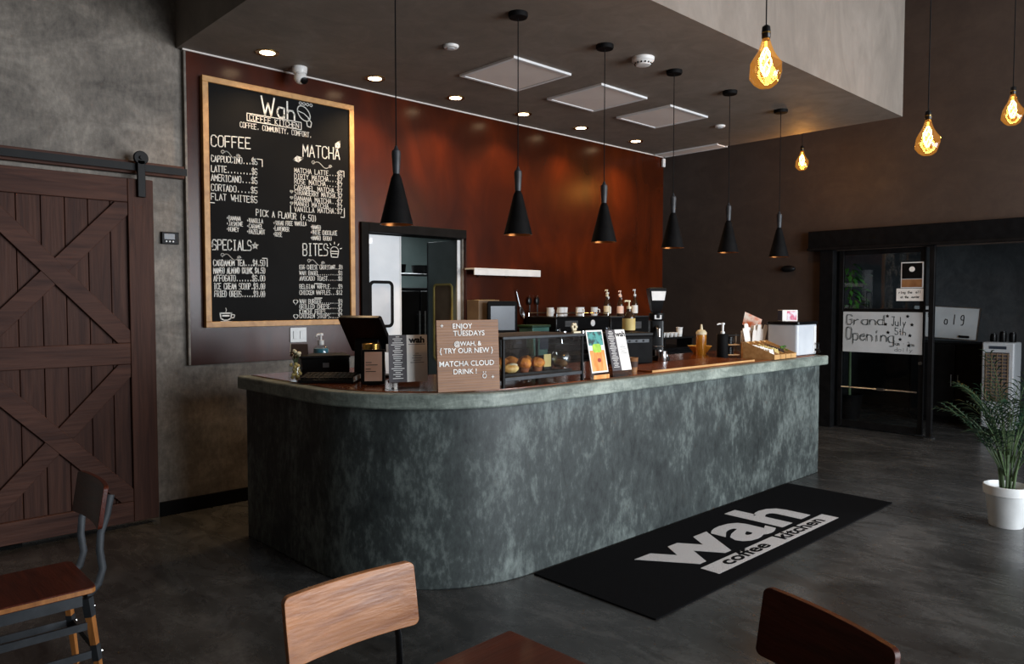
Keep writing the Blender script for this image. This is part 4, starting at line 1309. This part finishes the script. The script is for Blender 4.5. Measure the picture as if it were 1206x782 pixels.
t, X_ = card_stand('menu_card_stand', 'menu card half dark and half pale in a clear stand, left of the letter board', (2.475, 3.475, Z), R(-22), .215, .315, 3)
MB().box((-.112, -.0052, .045), (-.008, -.0032, .312), X=X_).build('dark_half', M['dark_print'], t)
MB().box((-.008, -.0052, .045), (.112, -.0032, .312), X=X_).build('pale_half', M['paper'], t)
MB().text('wah', .048, X_ @ T(.052, -.0056, .268) @ UP, off=.002, sx=1.15).build('logo_word', M['ink'], t, fix=False)
m = MB().box((.002, -.0057, .257), (.102, -.0053, .26), X=X_)
for k, wd in enumerate((.02, .05, .06, .045, .08)):
    m.box((.052 - wd / 2, -.0057, .205 - k * .013), (.052 + wd / 2, -.0053, .2075 - k * .013), X=X_)
m.build('pale_half_text', M['dark_print'], t)
m = MB()
for k in range(22):
    wd = [.03, .055, .04, .06, .075, .05][k % 6] * (1 if k % 5 else .7)
    m.box((-.06 - wd / 2, -.0057, .3 - k * .0112), (-.06 + wd / 2, -.0053, .3035 - k * .0112), X=X_)
m.build('dark_half_text', M['white_letters'], t)

lb = thing('letter_board', 'brown grooved letter board announcing the matcha cloud drink', 'letter board', (2.685, 3.185, Z), R(-18.4))
X_ = RX(-4)
MB().box((-.187, 0, 0), (.187, .016, .40), X=X_).build('board', M['letterwood'], lb, bevel=.002)
m = MB()
for k in range(24):
    m.box((-.182, -.0012, .012 + k * .016), (.182, .0, .0155 + k * .016), X=X_)
m.build('grooves', M['kraft'], lb)
for s_, x, z, sz in (('ENJOY', -.035, .352, .040), ('TUESDAYS', .005, .312, .040), ('@WAH, &', -.005, .255, .036), ('{ TRY OUR NEW }', -.012, .215, .040), ('MATCHA CLOUD', -.012, .142, .042), ('DRINK !', -.025, .098, .040)):
    MB().text(s_, sz, X_ @ T(x, -.0022, z) @ UP, off=.0004, ext=.001, sx=1.0).build('letter_row', M['white_letters'], lb, fix=False)
m = MB()
for x, z in ((-.155, .368), (.143, .075)):
    m.line([(x - .007, z), (x + .007, z)], .004, 0, X_ @ T(0, -.002, 0)).line([(x, z - .007), (x, z + .007)], .004, 0, X_ @ T(0, -.002, 0))
m.line([(.092 + .011 * math.cos(k * PI / 6), .082 + .012 * math.sin(k * PI / 6)) for k in range(13)], .004, 0, X_ @ T(0, -.002, 0))
m.line([(.085, .102), (.085, .106)], .004, 0, X_ @ T(0, -.002, 0)).line([(.099, .102), (.099, .106)], .004, 0, X_ @ T(0, -.002, 0))
m.build('letter_symbols', M['white_letters'], lb, fix=False)
MB().prism([(.02, 0), (.11, 0), (.035, .16)], -.03, .03, X=MY).build('easel_leg', M['kraft'], lb)

# pastry case
pc = thing('pastry_case', 'black framed glass pastry case on the bar', 'display case', (2.89, 3.13, Z))
PWd, PDp, PHt = .70, .42, .30
for x in (0, PWd - .016):
    for y in (0, PDp - .016):
        MB().box((x, y, 0), (x + .016, y + .016, PHt - .018)).build('corner_post', M['black'], pc, bevel=.002)
MB().box((-.006, -.006, PHt - .018), (PWd + .006, PDp + .006, PHt)).build('top_panel', M['gunmetal'], pc, bevel=.003)
MB().box((.0165, .0, .04), (PWd - .0165, PDp - .0165, .062)).build('shelf', M['gunmetal'], pc, bevel=.002)
MB().box((.017, .004, .0625), (PWd - .017, .007, PHt - .0185)).build('front_glass', M['case_glass'], pc)
MB().box((.004, .017, .0625), (.007, PDp - .017, PHt - .0185)).build('side_glass', M['case_glass'], pc)
MB().box((PWd - .007, .017, .0625), (PWd - .004, PDp - .017, PHt - .0185)).build('side_glass', M['case_glass'], pc)
MB().box((.017, PDp - .012, .0625), (PWd * .52, PDp - .009, PHt - .0185)).build('sliding_door', M['case_glass'], pc)
MB().box((PWd * .5, PDp - .007, .0625), (PWd - .017, PDp - .004, PHt - .0185)).build('sliding_door', M['case_glass'], pc)
MB().box((PWd * .5, PDp - .019, .0625), (PWd * .52, PDp - .0125, PHt - .0185)).build('door_stile', M['gunmetal'], pc)
MB().box((.05, .05, .0625), (PWd - .06, PDp - .05, .068)).box((.05, .05, .068), (PWd - .06, .056, .076)).build('tray', M['black'], pc)


def muffin(label, x, y):
    t = thing('muffin', label, 'muffin', (2.89 + x, 3.13 + y, Z + .0685), random.uniform(0, 6), 'muffins in the pastry case')
    MB().lathe([(.027, 0), (.036, .042)], 24, wob=lambda a, z: 1 + .035 * math.sin(12 * a)).build('paper_cup', M['muffin_cup'], t)
    MB().ball((0, 0, .052), (.046, .046, .034), 16, 10, f=lambda a, p: 1 + .05 * math.sin(3 * a + 2 * p) + .04 * math.sin(7 * a)).build('muffin_top', M['muffin'], t)


muffin('orange muffin farthest left at the back of the pastry case', .235, .27)
muffin('second orange muffin from the left at the back of the pastry case', .34, .29)
muffin('third orange muffin from the left in the middle of the pastry case', .29, .125)
muffin('fourth muffin of the pastry case, behind the front right one', .45, .27)
muffin('front right muffin of the pastry case', .40, .12)
t = thing('scone', 'pale yellow pastry at the left front of the pastry case', 'pastry', (3.06, 3.245, Z + .078))
MB().ball((0, 0, .022), (.06, .04, .028), 16, 9, f=lambda a, p: 1 + .08 * math.sin(4 * a + 1)).build('crust', M['croissant'], t)
MB().ball((.01, -.005, .042), (.035, .024, .012), 12, 7).build('icing', M['cream'], t)
t = thing('croissant', 'golden croissant at the left end of the pastry case', 'pastry', (3.03, 3.36, Z + .078))
m = MB()
for k in range(7):
    a = -1.2 + 2.4 * k / 6
    m.ball((.05 * math.sin(a), .04 - .045 * math.cos(a), .02), (.02, .018, .012 + .014 * math.cos(a * .9)), 10, 7)
m.build('crust', M['croissant'], t)
t = thing('brownie', 'dark brown cake block at the right of the muffins', 'cake', (3.465, 3.37, Z + .0685))
MB().box((-.05, -.045, 0), (.05, .045, .075)).build('cake', M['brownie'], t, bevel=.008)
MB().box((-.045, -.04, .0755), (.045, .04, .081)).build('icing', M['bottle_dark'], t, bevel=.002)
t = thing('price_tag', 'small cream price tag standing in the pastry case', 'price tag', (3.40, 3.27, Z + .0685))
MB().box((-.03, -.002, .0), (.03, .002, .02)).build('foot', M['black'], t)
MB().box((-.032, -.003, .0205), (.032, 0, .1)).build('card', M['label_cream'], t)
t = thing('bagged_bread', 'brown loaf in a clear bag at the right end of the pastry case', 'bread', (3.49, 3.24, Z + .078))
MB().ball((0, 0, .03), (.036, .052, .026), 16, 10).build('loaf', M['kraft'], t)
MB().ball((0, 0, .06), (.052, .07, .06), 14, 9, f=lambda a, p: 1 + .07 * math.sin(5 * a + 3 * p)).build('clear_bag', M['bag'], t)
t = thing('tag_clip', 'small cream flower shaped clip on the top right of the pastry case', 'clip', (3.545, 3.16, Z + PHt + .0005))
MB().box((-.03, -.012, 0), (.04, .012, .012)).build('base', M['cream'], t, bevel=.003)
m = MB()
for k in range(6):
    m.ball((.018 * math.cos(k * PI / 3) - .015, 0, .04 + .018 * math.sin(k * PI / 3)), .011, 8, 6)
m.build('flower', M['cream'], t)

t, X_ = card_stand('drink_poster_stand', 'bright orange and green drink card in a clear stand beside the pastry case', (3.695, 3.075, Z), 0, .165, .325, 12)
MB().box((-.082, -.0052, .045), (.082, -.0032, .322), X=X_).build('card', M['paper'], t)
MB().box((-.072, -.0062, .055), (.072, -.0054, .19), X=X_).build('orange_drink_print', M['poster_orange'], t)
MB().box((-.072, -.0062, .222), (.072, -.0054, .312), X=X_).build('teal_lettering_print', M['poster_teal'], t)
MB().prism(rrect(-.04, .175, .045, .232, .02), .0054, .0066, X=X_ @ RX(90)).build('green_foam_print', M['poster_green'], t)
MB().prism(rrect(-.01, .112, .025, .138, .012), .0063, .0070, X=X_ @ RX(90)).build('berry_print', M['red'], t)
MB().box((-.078, -.0010, .006), (.078, .0, .032), X=T(0, -.006, 0)).build('foot_print', M['poster_orange'], t)
t, X_ = card_stand('menu_card_stand', 'grey and white menu card in a clear stand, right of the bright drink card', (3.925, 3.075, Z), R(-4), .185, .325, 15)
MB().box((-.092, -.0052, .045), (-.004, -.0032, .322), X=X_).build('dark_half', M['dark_print'], t)
MB().box((-.004, -.0052, .045), (.092, -.0032, .322), X=X_).build('pale_half', M['paper'], t)
m = MB()
for k in range(22):
    wd = [.03, .05, .036, .055, .065, .045][k % 6]
    m.box((-.048 - wd / 2, -.0057, .31 - k * .0115), (-.048 + wd / 2, -.0053, .3135 - k * .0115), X=X_)
m.build('dark_half_text', M['white_letters'], t)
MB().text('wah', .05, X_ @ T(.044, -.0056, .275) @ UP, off=.0015, sx=1.1).build('logo_word', M['ink'], t, fix=False)
m = MB()
for k, wd in enumerate((.02, .05, .055, .04, .06)):
    m.box((.044 - wd / 2, -.0057, .215 - k * .014), (.044 + wd / 2, -.0053, .2175 - k * .014), X=X_)
m.build('pale_half_text', M['dark_print'], t)
t = thing('tip_jar', 'small kraft brown cup beside the grey menu card', 'cup', (4.27, 3.26, Z))
MB().lathe([(.03, 0), (.038, .1), (.04, .103), (.037, .103), (.03, .008)], 24).build('cup', M['kraft'], t)
MB().lathe([(.0345, .035), (.0375, .075)], 24, cap=False).build('sleeve', M['brown_card'], t)
bm_ = thing('serving_board', 'long reddish wooden board lying flat on the bar', 'board', (5.05, 3.34, Z))
MB().box((-.72, -.2, 0), (.72, .2, .012)).build('board', M['mat_wood'], bm_, bevel=.004)
MB().box((-.72, -.2065, 0), (.72, -.2005, .013)).build('edge_strip', M['ply'], bm_)

# grinder and appliances at the back of the bar
t = thing('coffee_grinder', 'tall black coffee grinder with a white label on its hopper', 'coffee grinder', (5.31, 3.80, Z), R(-43))
MB().prism(rrect(-.09, -.12, .09, .1, .02), 0, .035).build('base', M['black'], t, bevel=.004)
MB().prism(rrect(-.06, -.03, .06, .09, .02), .0355, .34).build('body', M['gloss_black'], t, bevel=.006)
MB().lathe([(.055, .3405), (.065, .36), (.065, .4), (.05, .405)], 24, (0, .01, 0)).build('burr_collar', M['black'], t)
MB().lathe([(.048, .4055), (.06, .43), (.098, .58), (.098, .6)], 4, (0, .01, 0), X=RZ(45), cap=False).build('hopper', M['gloss_black'], t)
MB().lathe([(.103, .6005), (.103, .612), (.06, .622), (.001, .622)], 4, (0, .01, 0), X=RZ(45)).build('hopper_lid', M['black'], t)
MB().add([(-.052, -.0590, .51), (.052, -.0590, .51), (.062, -.0690, .588), (-.062, -.0690, .588)], [(0, 1, 2, 3)]).add([(-.052, -.0575, .51), (.052, -.0575, .51), (.062, -.0675, .588), (-.062, -.0675, .588)], [(3, 2, 1, 0)]).build('hopper_label', M['white_letters'], t, fix=False)
MB().box((-.03, -.05, .35), (.03, -.056 + .003, .385)).build('display', M['white_plastic'], t)
MB().tube([(0, -.03, .28), (0, -.085, .26), (0, -.095, .2)], [.02, .018, .014], 12).build('spout', M['steel'], t)
m = MB().tube([(-.035, -.03, .12), (-.035, -.11, .12), (.035, -.11, .12), (.035, -.03, .12)], .005, 6)
m.build('holder_fork', M['steel'], t)
MB().lathe([(.028, .04), (.032, .09)], 18, (0, -.075, 0)).build('catch_cup', M['steel'], t)
ap = thing('coffee_brewer', 'low black brewer box between the menu card and the grinder', 'coffee brewer', (4.84, 3.79, Z), R(-20))
MB().box((-.19, -.14, 0), (.19, .14, .225)).build('body', M['matte_black'], ap, bevel=.008)
MB().box((-.192, -.142, .2255), (.192, .142, .25)).build('top_plate', M['black'], ap, bevel=.004)
MB().box((-.15, -.1465, .17), (.15, -.1405, .20)).build('front_panel', M['gunmetal'], ap, bevel=.002)
for k in range(4):
    MB().lathe([(.008, 0), (.008, .006)], 10, X=T(-.1 + k * .065, -.1468, .185) @ RX(90)).build('button', M['black'], ap)
t = thing('syrup_pump_bottle', 'amber pump bottle with a cream label standing on the black brewer', 'pump bottle', (4.92, 3.80, Z + .2505))
MB().lathe([(.05, 0), (.053, .008), (.053, .12), (.046, .145), (.02, .17), (.017, .195)], 24).build('bottle', M['bottle_dark'], t)
MB().lathe([(.0538, .015), (.0538, .112)], 24, cap=False).build('label', M['label_cream'], t)
MB().lathe([(.02, .19), (.02, .21), (.007, .212), (.007, .245), (.014, .247), (.014, .26), (.002, .262)], 16).tube([(0, 0, .254), (-.045, .0, .256), (-.06, 0, .248)], .0065, 8).build('pump', M['cream'], t)
t = thing('milk_jug', 'small steel milk jug at the foot of the grinder', 'jug', (5.20, 3.66, Z))
MB().lathe([(.036, 0), (.04, .008), (.034, .06), (.036, .085), (.034, .085), (.03, .06), (.035, .01), (.001, .006)], 22, cap=False).build('body', M['steel'], t)
MB().tube([(.035, 0, .07), (.06, 0, .065), (.062, 0, .035), (.038, 0, .025)], .004, 7).build('handle', M['steel'], t)
t = thing('squeeze_bottle', 'amber squeeze bottle with a cream nozzle cap on the bar', 'squeeze bottle', (6.07, 3.84, Z))
MB().lathe([(.044, 0), (.047, .008), (.047, .175), (.044, .19)], 26).build('bottle', M['amber_fluid'], t)
MB().lathe([(.049, .1905), (.049, .212), (.034, .232), (.014, .238), (.008, .285), (.003, .288)], 24).build('nozzle_cap', M['cream'], t)
t = thing('lemon_bowl', 'shallow yellow bowl behind the amber squeeze bottle', 'bowl', (6.22, 3.95, Z))
MB().lathe([(.05, 0), (.06, .005), (.11, .07), (.114, .075), (.108, .075), (.055, .012), (.001, .01)], 30, cap=False).lathe([(.001, .001), (.05, .0)], 30, cap=False).build('bowl', M['amber_fluid'], t)
MB().lathe([(.113, .0755), (.109, .077), (.107, .0755)], 30, cap=False).build('rim', M['label_cream'], t)
t = thing('soap_pump', 'matte black pump bottle with a white pump beside the squeeze bottle', 'pump bottle', (5.84, 3.48, Z))
MB().lathe([(.046, 0), (.049, .008), (.049, .205), (.044, .215), (.02, .218)], 24).build('bottle', M['matte_black'], t)
MB().lathe([(.018, .2185), (.018, .236), (.01, .24), (.011, .295), (.018, .298), (.018, .312), (.004, .316)], 16).tube([(0, 0, .305), (-.03, .02, .305), (-.045, .03, .298)], .007, 8).build('pump', M['white_plastic'], t)
t = thing('lid_rack', 'two tier wire rack with pale shelves right of the black pump bottle', 'rack', (6.03, 3.53, Z), R(-43))
for x in (-.085, .085):
    for y in (-.07, .07):
        MB().tube([(x, y, 0), (x, y, .205)], .005, 6).build('post', M['tan_card'], t)
for z_ in (.02, .11, .195):
    MB().box((-.08, -.065, z_), (.08, .065, z_ + .008)).build('shelf', M['ply' if z_ < .19 else 'black'], t, bevel=.001)
for k, (z_, nm_) in enumerate(((.0285, 'lower'), (.1185, 'upper'))):
    o = thing('lid_stack', 'stack of black cup lids on the %s shelf of the wire rack' % nm_, 'cup lids', (6.03, 3.53, Z + z_))
    m = MB()
    prof = []
    for j in range(6):
        prof += [(.04, j * .011), (.044, j * .011 + .002), (.044, j * .011 + .006), (.04, j * .011 + .009)]
    MB().lathe(prof, 24).build('lids', M['gloss_black'], o)

# condiment organiser with a sloping side
cb0 = thing('condiment_organizer', 'pale wooden condiment organizer with sloping sides on the bar', 'organizer', (6.03, 3.09, Z))
SP = [(0, 0), (.30, 0), (.30, .145), (.285, .145), (.012, .045), (0, .045)]
for x in (0, .1, .2, .3, .392):
    MB().prism(SP, x, x + .008, X=MY).build('divider', M['ply'], cb0)
MB().box((.0085, 0, 0), (.3915, .008, .04)).build('front_board', M['ply'], cb0)
MB().box((.0085, .292, .0085), (.3915, .3, .14)).build('back_board', M['ply'], cb0)
MB().box((.0085, .0085, 0), (.3915, .2915, .008)).build('bottom_board', M['ply'], cb0)
for k, (nm_, x, mt, lb_) in enumerate((('sugar_sachets', .054, 'paper', 'white sugar sachets in the left slot of the condiment organizer'), ('tea_sachets', .154, 'label_cream', 'cream tea sachets in the second slot of the condiment organizer'),
                                       ('stir_sticks', .254, 'bottle_dark', 'dark wrapped sachets in the third slot of the condiment organizer'))):
    o = thing(nm_, lb_, 'sachets', (6.03 + x, 3.09, Z + .0085))
    for j in range(9):
        MB().box((-.035, -.004, 0), (.035, .0, .075)).build('sachet', M[mt], o, rot=(R(-18 + random.uniform(-4, 4)), 0, 0), loc=(random.uniform(-.006, .006), .045 + j * .022, .002 + j * .0042))
o = thing('mint_bunch', 'green mint leaves in the right slot of the condiment organizer', 'herbs', (6.03 + .349, 3.09, Z + .0085))
for k in range(16):
    a, rr = random.uniform(0, 6.28), random.uniform(.002, .014)
    c = Vector((rr * math.cos(a), .10 + rr * 2.2 * math.sin(a), .04 + random.uniform(0, .05)))
    d = Vector((math.cos(a), math.sin(a), random.uniform(.3, 1.2))).normalized() * .026
    s_ = d.cross(Vector((0, 0, 1))).normalized() * .011
    MB().add([c, c + d * .5 + s_, c + d, c + d * .5 - s_, c + d * .5 + Vector((0, 0, .006))], [(0, 1, 4), (1, 2, 4), (2, 3, 4), (3, 0, 4)]).tube([c, (rr * .3 * math.cos(a), .1, .002)], .0015, 4).build('leaf', M['leaf_bright'], o, fix=False)
o = thing('straw_holder', 'brown box packed with white paper straws and bags behind the organizer', 'straw holder', (6.555, 3.58, Z), R(-24))
MB().box((-.09, -.06, 0), (.09, .06, .006)).box((-.09, -.06, .006), (.09, -.054, .12)).box((-.09, .054, .006), (.09, .06, .12)).box((-.09, -.054, .006), (-.084, .054, .12)).box((.084, -.054, .006), (.09, .054, .12)).build('box', M['ply'], o)
for k in range(20):
    x, y = -.07 + .14 * (k % 10) / 9, -.03 + .055 * (k // 10)
    MB().prism(rrect(-.02, 0, .02, .24 + .03 * math.sin(k * 1.7), .01, 3), -.002, .002, X=RX(90)).build('paper_bag', M['paper'], o, rot=(R(random.uniform(-6, 6)), R((x * 150) + random.uniform(-6, 6)), 0), loc=(x, y, .02))

# drink dispenser at the far end of the bar
dd = thing('drink_dispenser', 'large frosted white bin with black lid and tap at the bar end', 'drink dispenser', (6.78, 3.30, Z))
MB().prism(rrect(-.2, -.15, .2, .15, .03), .004, .285).build('tank', M['frosted'], dd, bevel=.006)
MB().prism(rrect(-.21, -.16, .21, .16, .03), .2855, .315).build('lid', M['gloss_black'], dd, bevel=.005)
MB().box((.12, -.1535, .02), (.17, -.1505, .27)).build('level_strip', M['white_plastic'], dd)
MB().tube([(.15, -.15, .045), (.15, -.19, .045), (.15, -.2, .02)], .011, 10).tube([(.15, -.185, .05), (.15, -.185, .1)], .006, 8).cb((.15, -.185, .105), (.04, .012, .012)).build('tap', M['gloss_black'], dd)
tx = thing('tissue_box', 'white and pink printed box on the lid of the frosted dispenser', 'box', (6.74, 3.33, Z + .3155), R(-38))
MB().box((-.075, -.05, 0), (.075, .05, .105)).build('carton', M['paper'], tx, bevel=.003)
MB().box((-.03, -.0515, .01), (.065, -.0505, .095)).build('pink_print', M['pink_print'], tx)
MB().box((-.0765, -.045, .005), (-.0755, .045, .1)).build('navy_side', M['navy'], tx)
ph = thing('photo_display', 'tilted printed picture on a black stand left of the printed box', 'picture stand', (6.93, 3.80, Z), R(-40))
MB().lathe([(.05, 0), (.05, .012), (.015, .02), (.015, .2)], 20).build('stand', M['black'], ph)
MB().box((-.1, -.004, -.085), (.1, .004, .085)).build('backing', M['black'], ph, rot=(R(-30), R(24), 0), loc=(0, 0, .29))
MB().box((-.096, -.0062, -.081), (.096, -.0042, .081)).build('picture', M['photo'], ph, rot=(R(-30), R(24), 0), loc=(0, 0, .29))

# ------------------------------------------------------------------ on the back counter
t = thing('order_tablet', 'dark order screen standing before the wood panelling', 'screen', (5.03, 5.47, BT), R(-20))
MB().box((-.1, -.08, 0), (.1, .1, .015)).build('base', M['black'], t, bevel=.004)
MB().tube([(0, .04, .015), (0, .05, .36)], .022, 12).build('neck', M['black'], t)
MB().prism(rrect(-.16, .24, .16, .56, .03), -.0, .03, X=RX(90)).build('housing', M['matte_black'], t, bevel=.006)
MB().box((-.13, -.0335, .27), (.13, -.0308, .51)).build('screen', M['screen'], t)
t = thing('cardboard_box', 'pale brown carton behind the order screen', 'box', (4.98, 5.69, BT))
MB().box((-.14, -.09, 0), (.14, .09, .57)).build('carton', M['tan_card'], t, bevel=.004)
MB().box((-.141, -.02, .5705), (.141, .02, .572)).build('tape', M['label_cream'], t)
t = thing('label_printer', 'small black label printer left of the order screen', 'printer', (4.94, 5.27, BT + .0))
MB().box((-.055, -.08, 0), (.2, .08, .1)).build('shelf_box', M['matte_black'], t, bevel=.004)
MB().prism([(-.08, .1005), (.08, .1005), (.08, .2), (-.05, .23), (-.08, .17)], -.05, .17, X=MY).build('body', M['gloss_black'], t, bevel=.006)
MB().box((.02, -.084, .145), (.1, -.0805, .165)).build('label_slot', M['screen'], t)
t = thing('green_bin', 'green translucent storage tub beside the coffee machine', 'tub', (5.47, 5.45, BT))
MB().prism([(-.10, 0), (.10, 0), (.125, .29), (-.125, .29)], -.1, .1, X=RX(90)).build('tub', M['teal_plastic'], t, bevel=.006)
MB().box((-.135, -.11, .2905), (.135, .11, .315)).build('lid', M['leaf'], t, bevel=.004)
MB().box((-.02, -.1035, .06), (.105, -.1005, .25)).build('label', M['screen'], t)
for k, (x, zt, lb_) in enumerate(((5.53, 1.72, 'steel whisk hanging on the panelling above the green tub'), (5.72, 1.66, 'black spoon hanging on the panelling, left of the pair'), (5.84, 1.66, 'black spoon hanging on the panelling, right of the pair'))):
    t = thing('hanging_whisk' if k == 0 else 'hanging_spoon', lb_, 'utensil', (x, 5.79, zt))
    MB().tube([(0, .01, .01), (0, -.02, .01), (0, -.022, .022)], .003, 6).build('hook', M['steel'], t)
    if k == 0:
        MB().tube([(0, -.012, .0), (.05, -.014, -.16)], [.006, .008], 8).build('handle', M['steel'], t)
        for j in range(6):
            a = PI * j / 6
            MB().tube([(.05 + math.cos(a) * .03 * math.sin(PI * i / 10) + .045 * i / 10, -.03 + math.sin(a) * .016 * math.sin(PI * i / 10), -.16 - .13 * (i / 10)) for i in range(11)], .0025, 5).build('wire', M['steel'], t)
    else:
        MB().ball((0, -.022, -.04), (.03, .01, .045), 14, 9).build('bowl', M['gloss_black'], t)
        MB().tube([(0, -.02, -.08), (0, -.018, -.28)], [.006, .008], 8).build('handle', M['gloss_black'], t)

em = thing('espresso_machine', 'wide black espresso machine with steel trim on the back counter', 'espresso machine', (6.08, 5.46, BT))
MB().box((-.44, -.15, .03), (.44, .28, .1)).build('drip_base', M['black'], em, bevel=.006)
MB().box((-.44, .06, .1005), (.44, .28, .2395)).build('back_body', M['gloss_black'], em, bevel=.004)
MB().box((-.44, -.16, .24), (.44, .28, .395)).build('upper_body', M['gloss_black'], em, bevel=.012)
MB().box((-.44, -.166, .25), (.44, -.1605, .262)).box((-.44, -.166, .375), (.44, -.1605, .385)).build('front_trim', M['chrome'], em)
MB().box((-.42, -.14, .1005), (.42, .055, .104)).build('drip_grate', M['steel'], em)
m = MB()
for y in (-.15, .26):
    m.tube([(-.42, y, .43), (.42, y, .43)], .006, 6)
for x in (-.42, 0, .42):
    for y in (-.15, .26):
        m.tube([(x, y, .396), (x, y, .43)], .005, 6)
m.build('cup_rail', M['chrome'], em)
for x in (-.25, .05, .3):
    g_ = MB().lathe([(.04, .24), (.042, .2), (.03, .195)], 18, (x, -.09, 0)).build('brew_group', M['chrome'], em)
    MB().lathe([(.036, .1945), (.036, .16), (.02, .155)], 18, (x, -.09, 0)).tube([(x, -.12, .175), (x, -.25, .165)], [.011, .014], 10).build('portafilter', M['black'], g_)
for x in (-.4, .4):
    MB().tube([(x, -.17, .27), (x, -.2, .2), (x, -.21, .12)], .006, 8).build('steam_wand', M['chrome'], em)
MB().lathe([(.035, 0), (.035, .008), (.03, .01), (.001, .01)], 24, X=T(.14, -.161, .32) @ RX(90)).build('gauge', M['white_plastic'], em)
MB().box((-.3, -.1635, .29), (-.1, -.1605, .35)).build('badge_plate', M['steel'], em)
for x in (-.4, .4):
    for y in (-.12, .24):
        MB().lathe([(.025, 0), (.02, .03)], 12, (x, y, 0)).build('foot', M['steel'], em)

mg = None
for k, (dx, dy, lb_) in enumerate(((-.36, .0, 'first white mug from the left on the espresso machine'), (-.25, -.05, 'second white mug from the left on the espresso machine'), (-.12, .02, 'third white mug from the left on the espresso machine'),
                                   (-.02, .14, 'fourth white mug from the left on the espresso machine, set back'), (.08, -.02, 'fifth white mug from the left on the espresso machine'), (.2, .06, 'sixth white mug from the left on the espresso machine'),
                                   (.31, -.04, 'rightmost white mug on the espresso machine'))):
    if mg is None:
        mg = thing('mug', lb_, 'mug', (0, 0, 0), 0, 'white mugs on the espresso machine')
        MB().lathe([(.03, 0), (.036, .006), (.038, .09), (.04, .095), (.035, .095), (.033, .01), (.001, .008)], 22, cap=False).lathe([(.001, .0), (.03, .0)], 22, cap=False).build('cup', M['white_plastic'], mg)
        MB().tube([(.036, 0, .075), (.06, 0, .07), (.062, 0, .035), (.036, 0, .025)], .005, 7).build('handle', M['white_plastic'], mg)
        q = mg
    else:
        q = copy_tree(mg)
        q['label'] = lb_
    q.location = (6.08 + dx, 5.46 + dy, BT + .3955)
    q.rotation_euler = (0, 0, k * .9)
sb = thing('machine_cabinet', 'black batch brewer cabinet right of the espresso machine carrying the syrup bottles', 'cabinet', (6.92, 5.5, BT))
MB().box((-.36, -.18, 0), (.36, .2, .37)).build('body', M['gloss_black'], sb, bevel=.008)
MB().box((-.34, -.186, .2), (-.05, -.1805, .34)).build('front_panel', M['black'], sb, bevel=.003)
MB().box((.02, -.186, .24), (.2, -.1805, .32)).build('label_plate', M['steel'], sb)
MB().box((-.365, -.185, .3705), (.365, .205, .385)).build('top_plate', M['gunmetal'], sb, bevel=.003)
sy = None
for k, (x, y, h, mt, lb_) in enumerate(((-.27, -.05, 1.0, 'cream', 'first syrup bottle from the left beside the mugs'), (-.13, .05, .9, 'paper', 'second syrup bottle from the left beside the mugs'), (-.04, -.06, .97, 'pink_paper', 'third syrup bottle from the left beside the mugs'),
                                        (.09, .04, .84, 'paper', 'fourth syrup bottle from the left beside the mugs'), (.26, -.04, 1.03, 'paper', 'rightmost syrup bottle, just left of the grinder hopper'))):
    t = thing('syrup_bottle', lb_, 'bottle', (6.92 + x, 5.5 + y, BT + .3855), 0, 'syrup bottles on the back counter')
    MB().lathe([(.034, 0), (.037, .006), (.037, .14 * h), (.03, .165 * h), (.014, .2 * h), (.014, .225 * h)], 20).build('bottle', M['jar' if k % 2 else 'bottle_dark'], t)
    MB().lathe([(.0378, .03), (.0378, .12 * h)], 20, cap=False).build('label', M[mt], t)
    MB().lathe([(.017, .2255 * h), (.017, .25 * h), (.006, .252 * h), (.006, .29 * h), (.011, .292 * h), (.011, .305 * h)], 14).tube([(0, 0, .3 * h), (-.04, -.01, .3 * h), (-.05, -.012, .285 * h)], .005, 7).build('pump', M[mt if k in (0, 2) else 'white_plastic'], t)
t = thing('paper_cup', 'single white paper cup at the right end of the back counter', 'cup', (7.88, 5.3, BT + .12))
MB().lathe([(.03, 0), (.042, .11), (.045, .113), (.042, .115), (.04, .11), (.03, .006), (.001, .005)], 22, cap=False).lathe([(.001, .001), (.03, 0)], 22, cap=False).build('cup', M['white_plastic'], t)
MB().lathe([(.0345, .03), (.0395, .08)], 22, cap=False).build('sleeve', M['paper'], t)
t = thing('cup_shelf', 'low black riser carrying the white cups at the end of the back counter', 'riser', (7.75, 5.32, BT))
MB().box((-.32, -.12, .1), (.3, .12, .12)).build('deck', M['black'], t, bevel=.003)
for x in (-.3, .28):
    MB().box((x - .01, -.11, 0), (x + .01, .11, .0995)).build('side', M['black'], t)
for k in range(4):
    t = thing('espresso_cup', 'small white espresso cup on the black riser, %s from the left' % ords[k], 'cup', (7.49 + k * .085, 5.27, BT + .1205), 0, 'espresso cups on the riser')
    MB().lathe([(.02, 0), (.024, .004), (.033, .05), (.034, .055), (.03, .054), (.02, .008), (.001, .007)], 18, cap=False).lathe([(.001, .0), (.02, .0)], 18, cap=False).build('cup', M['white_plastic'], t)
    MB().tube([(.03, 0, .045), (.047, 0, .04), (.045, 0, .02), (.027, 0, .015)], .0035, 6).build('handle', M['white_plastic'], t)
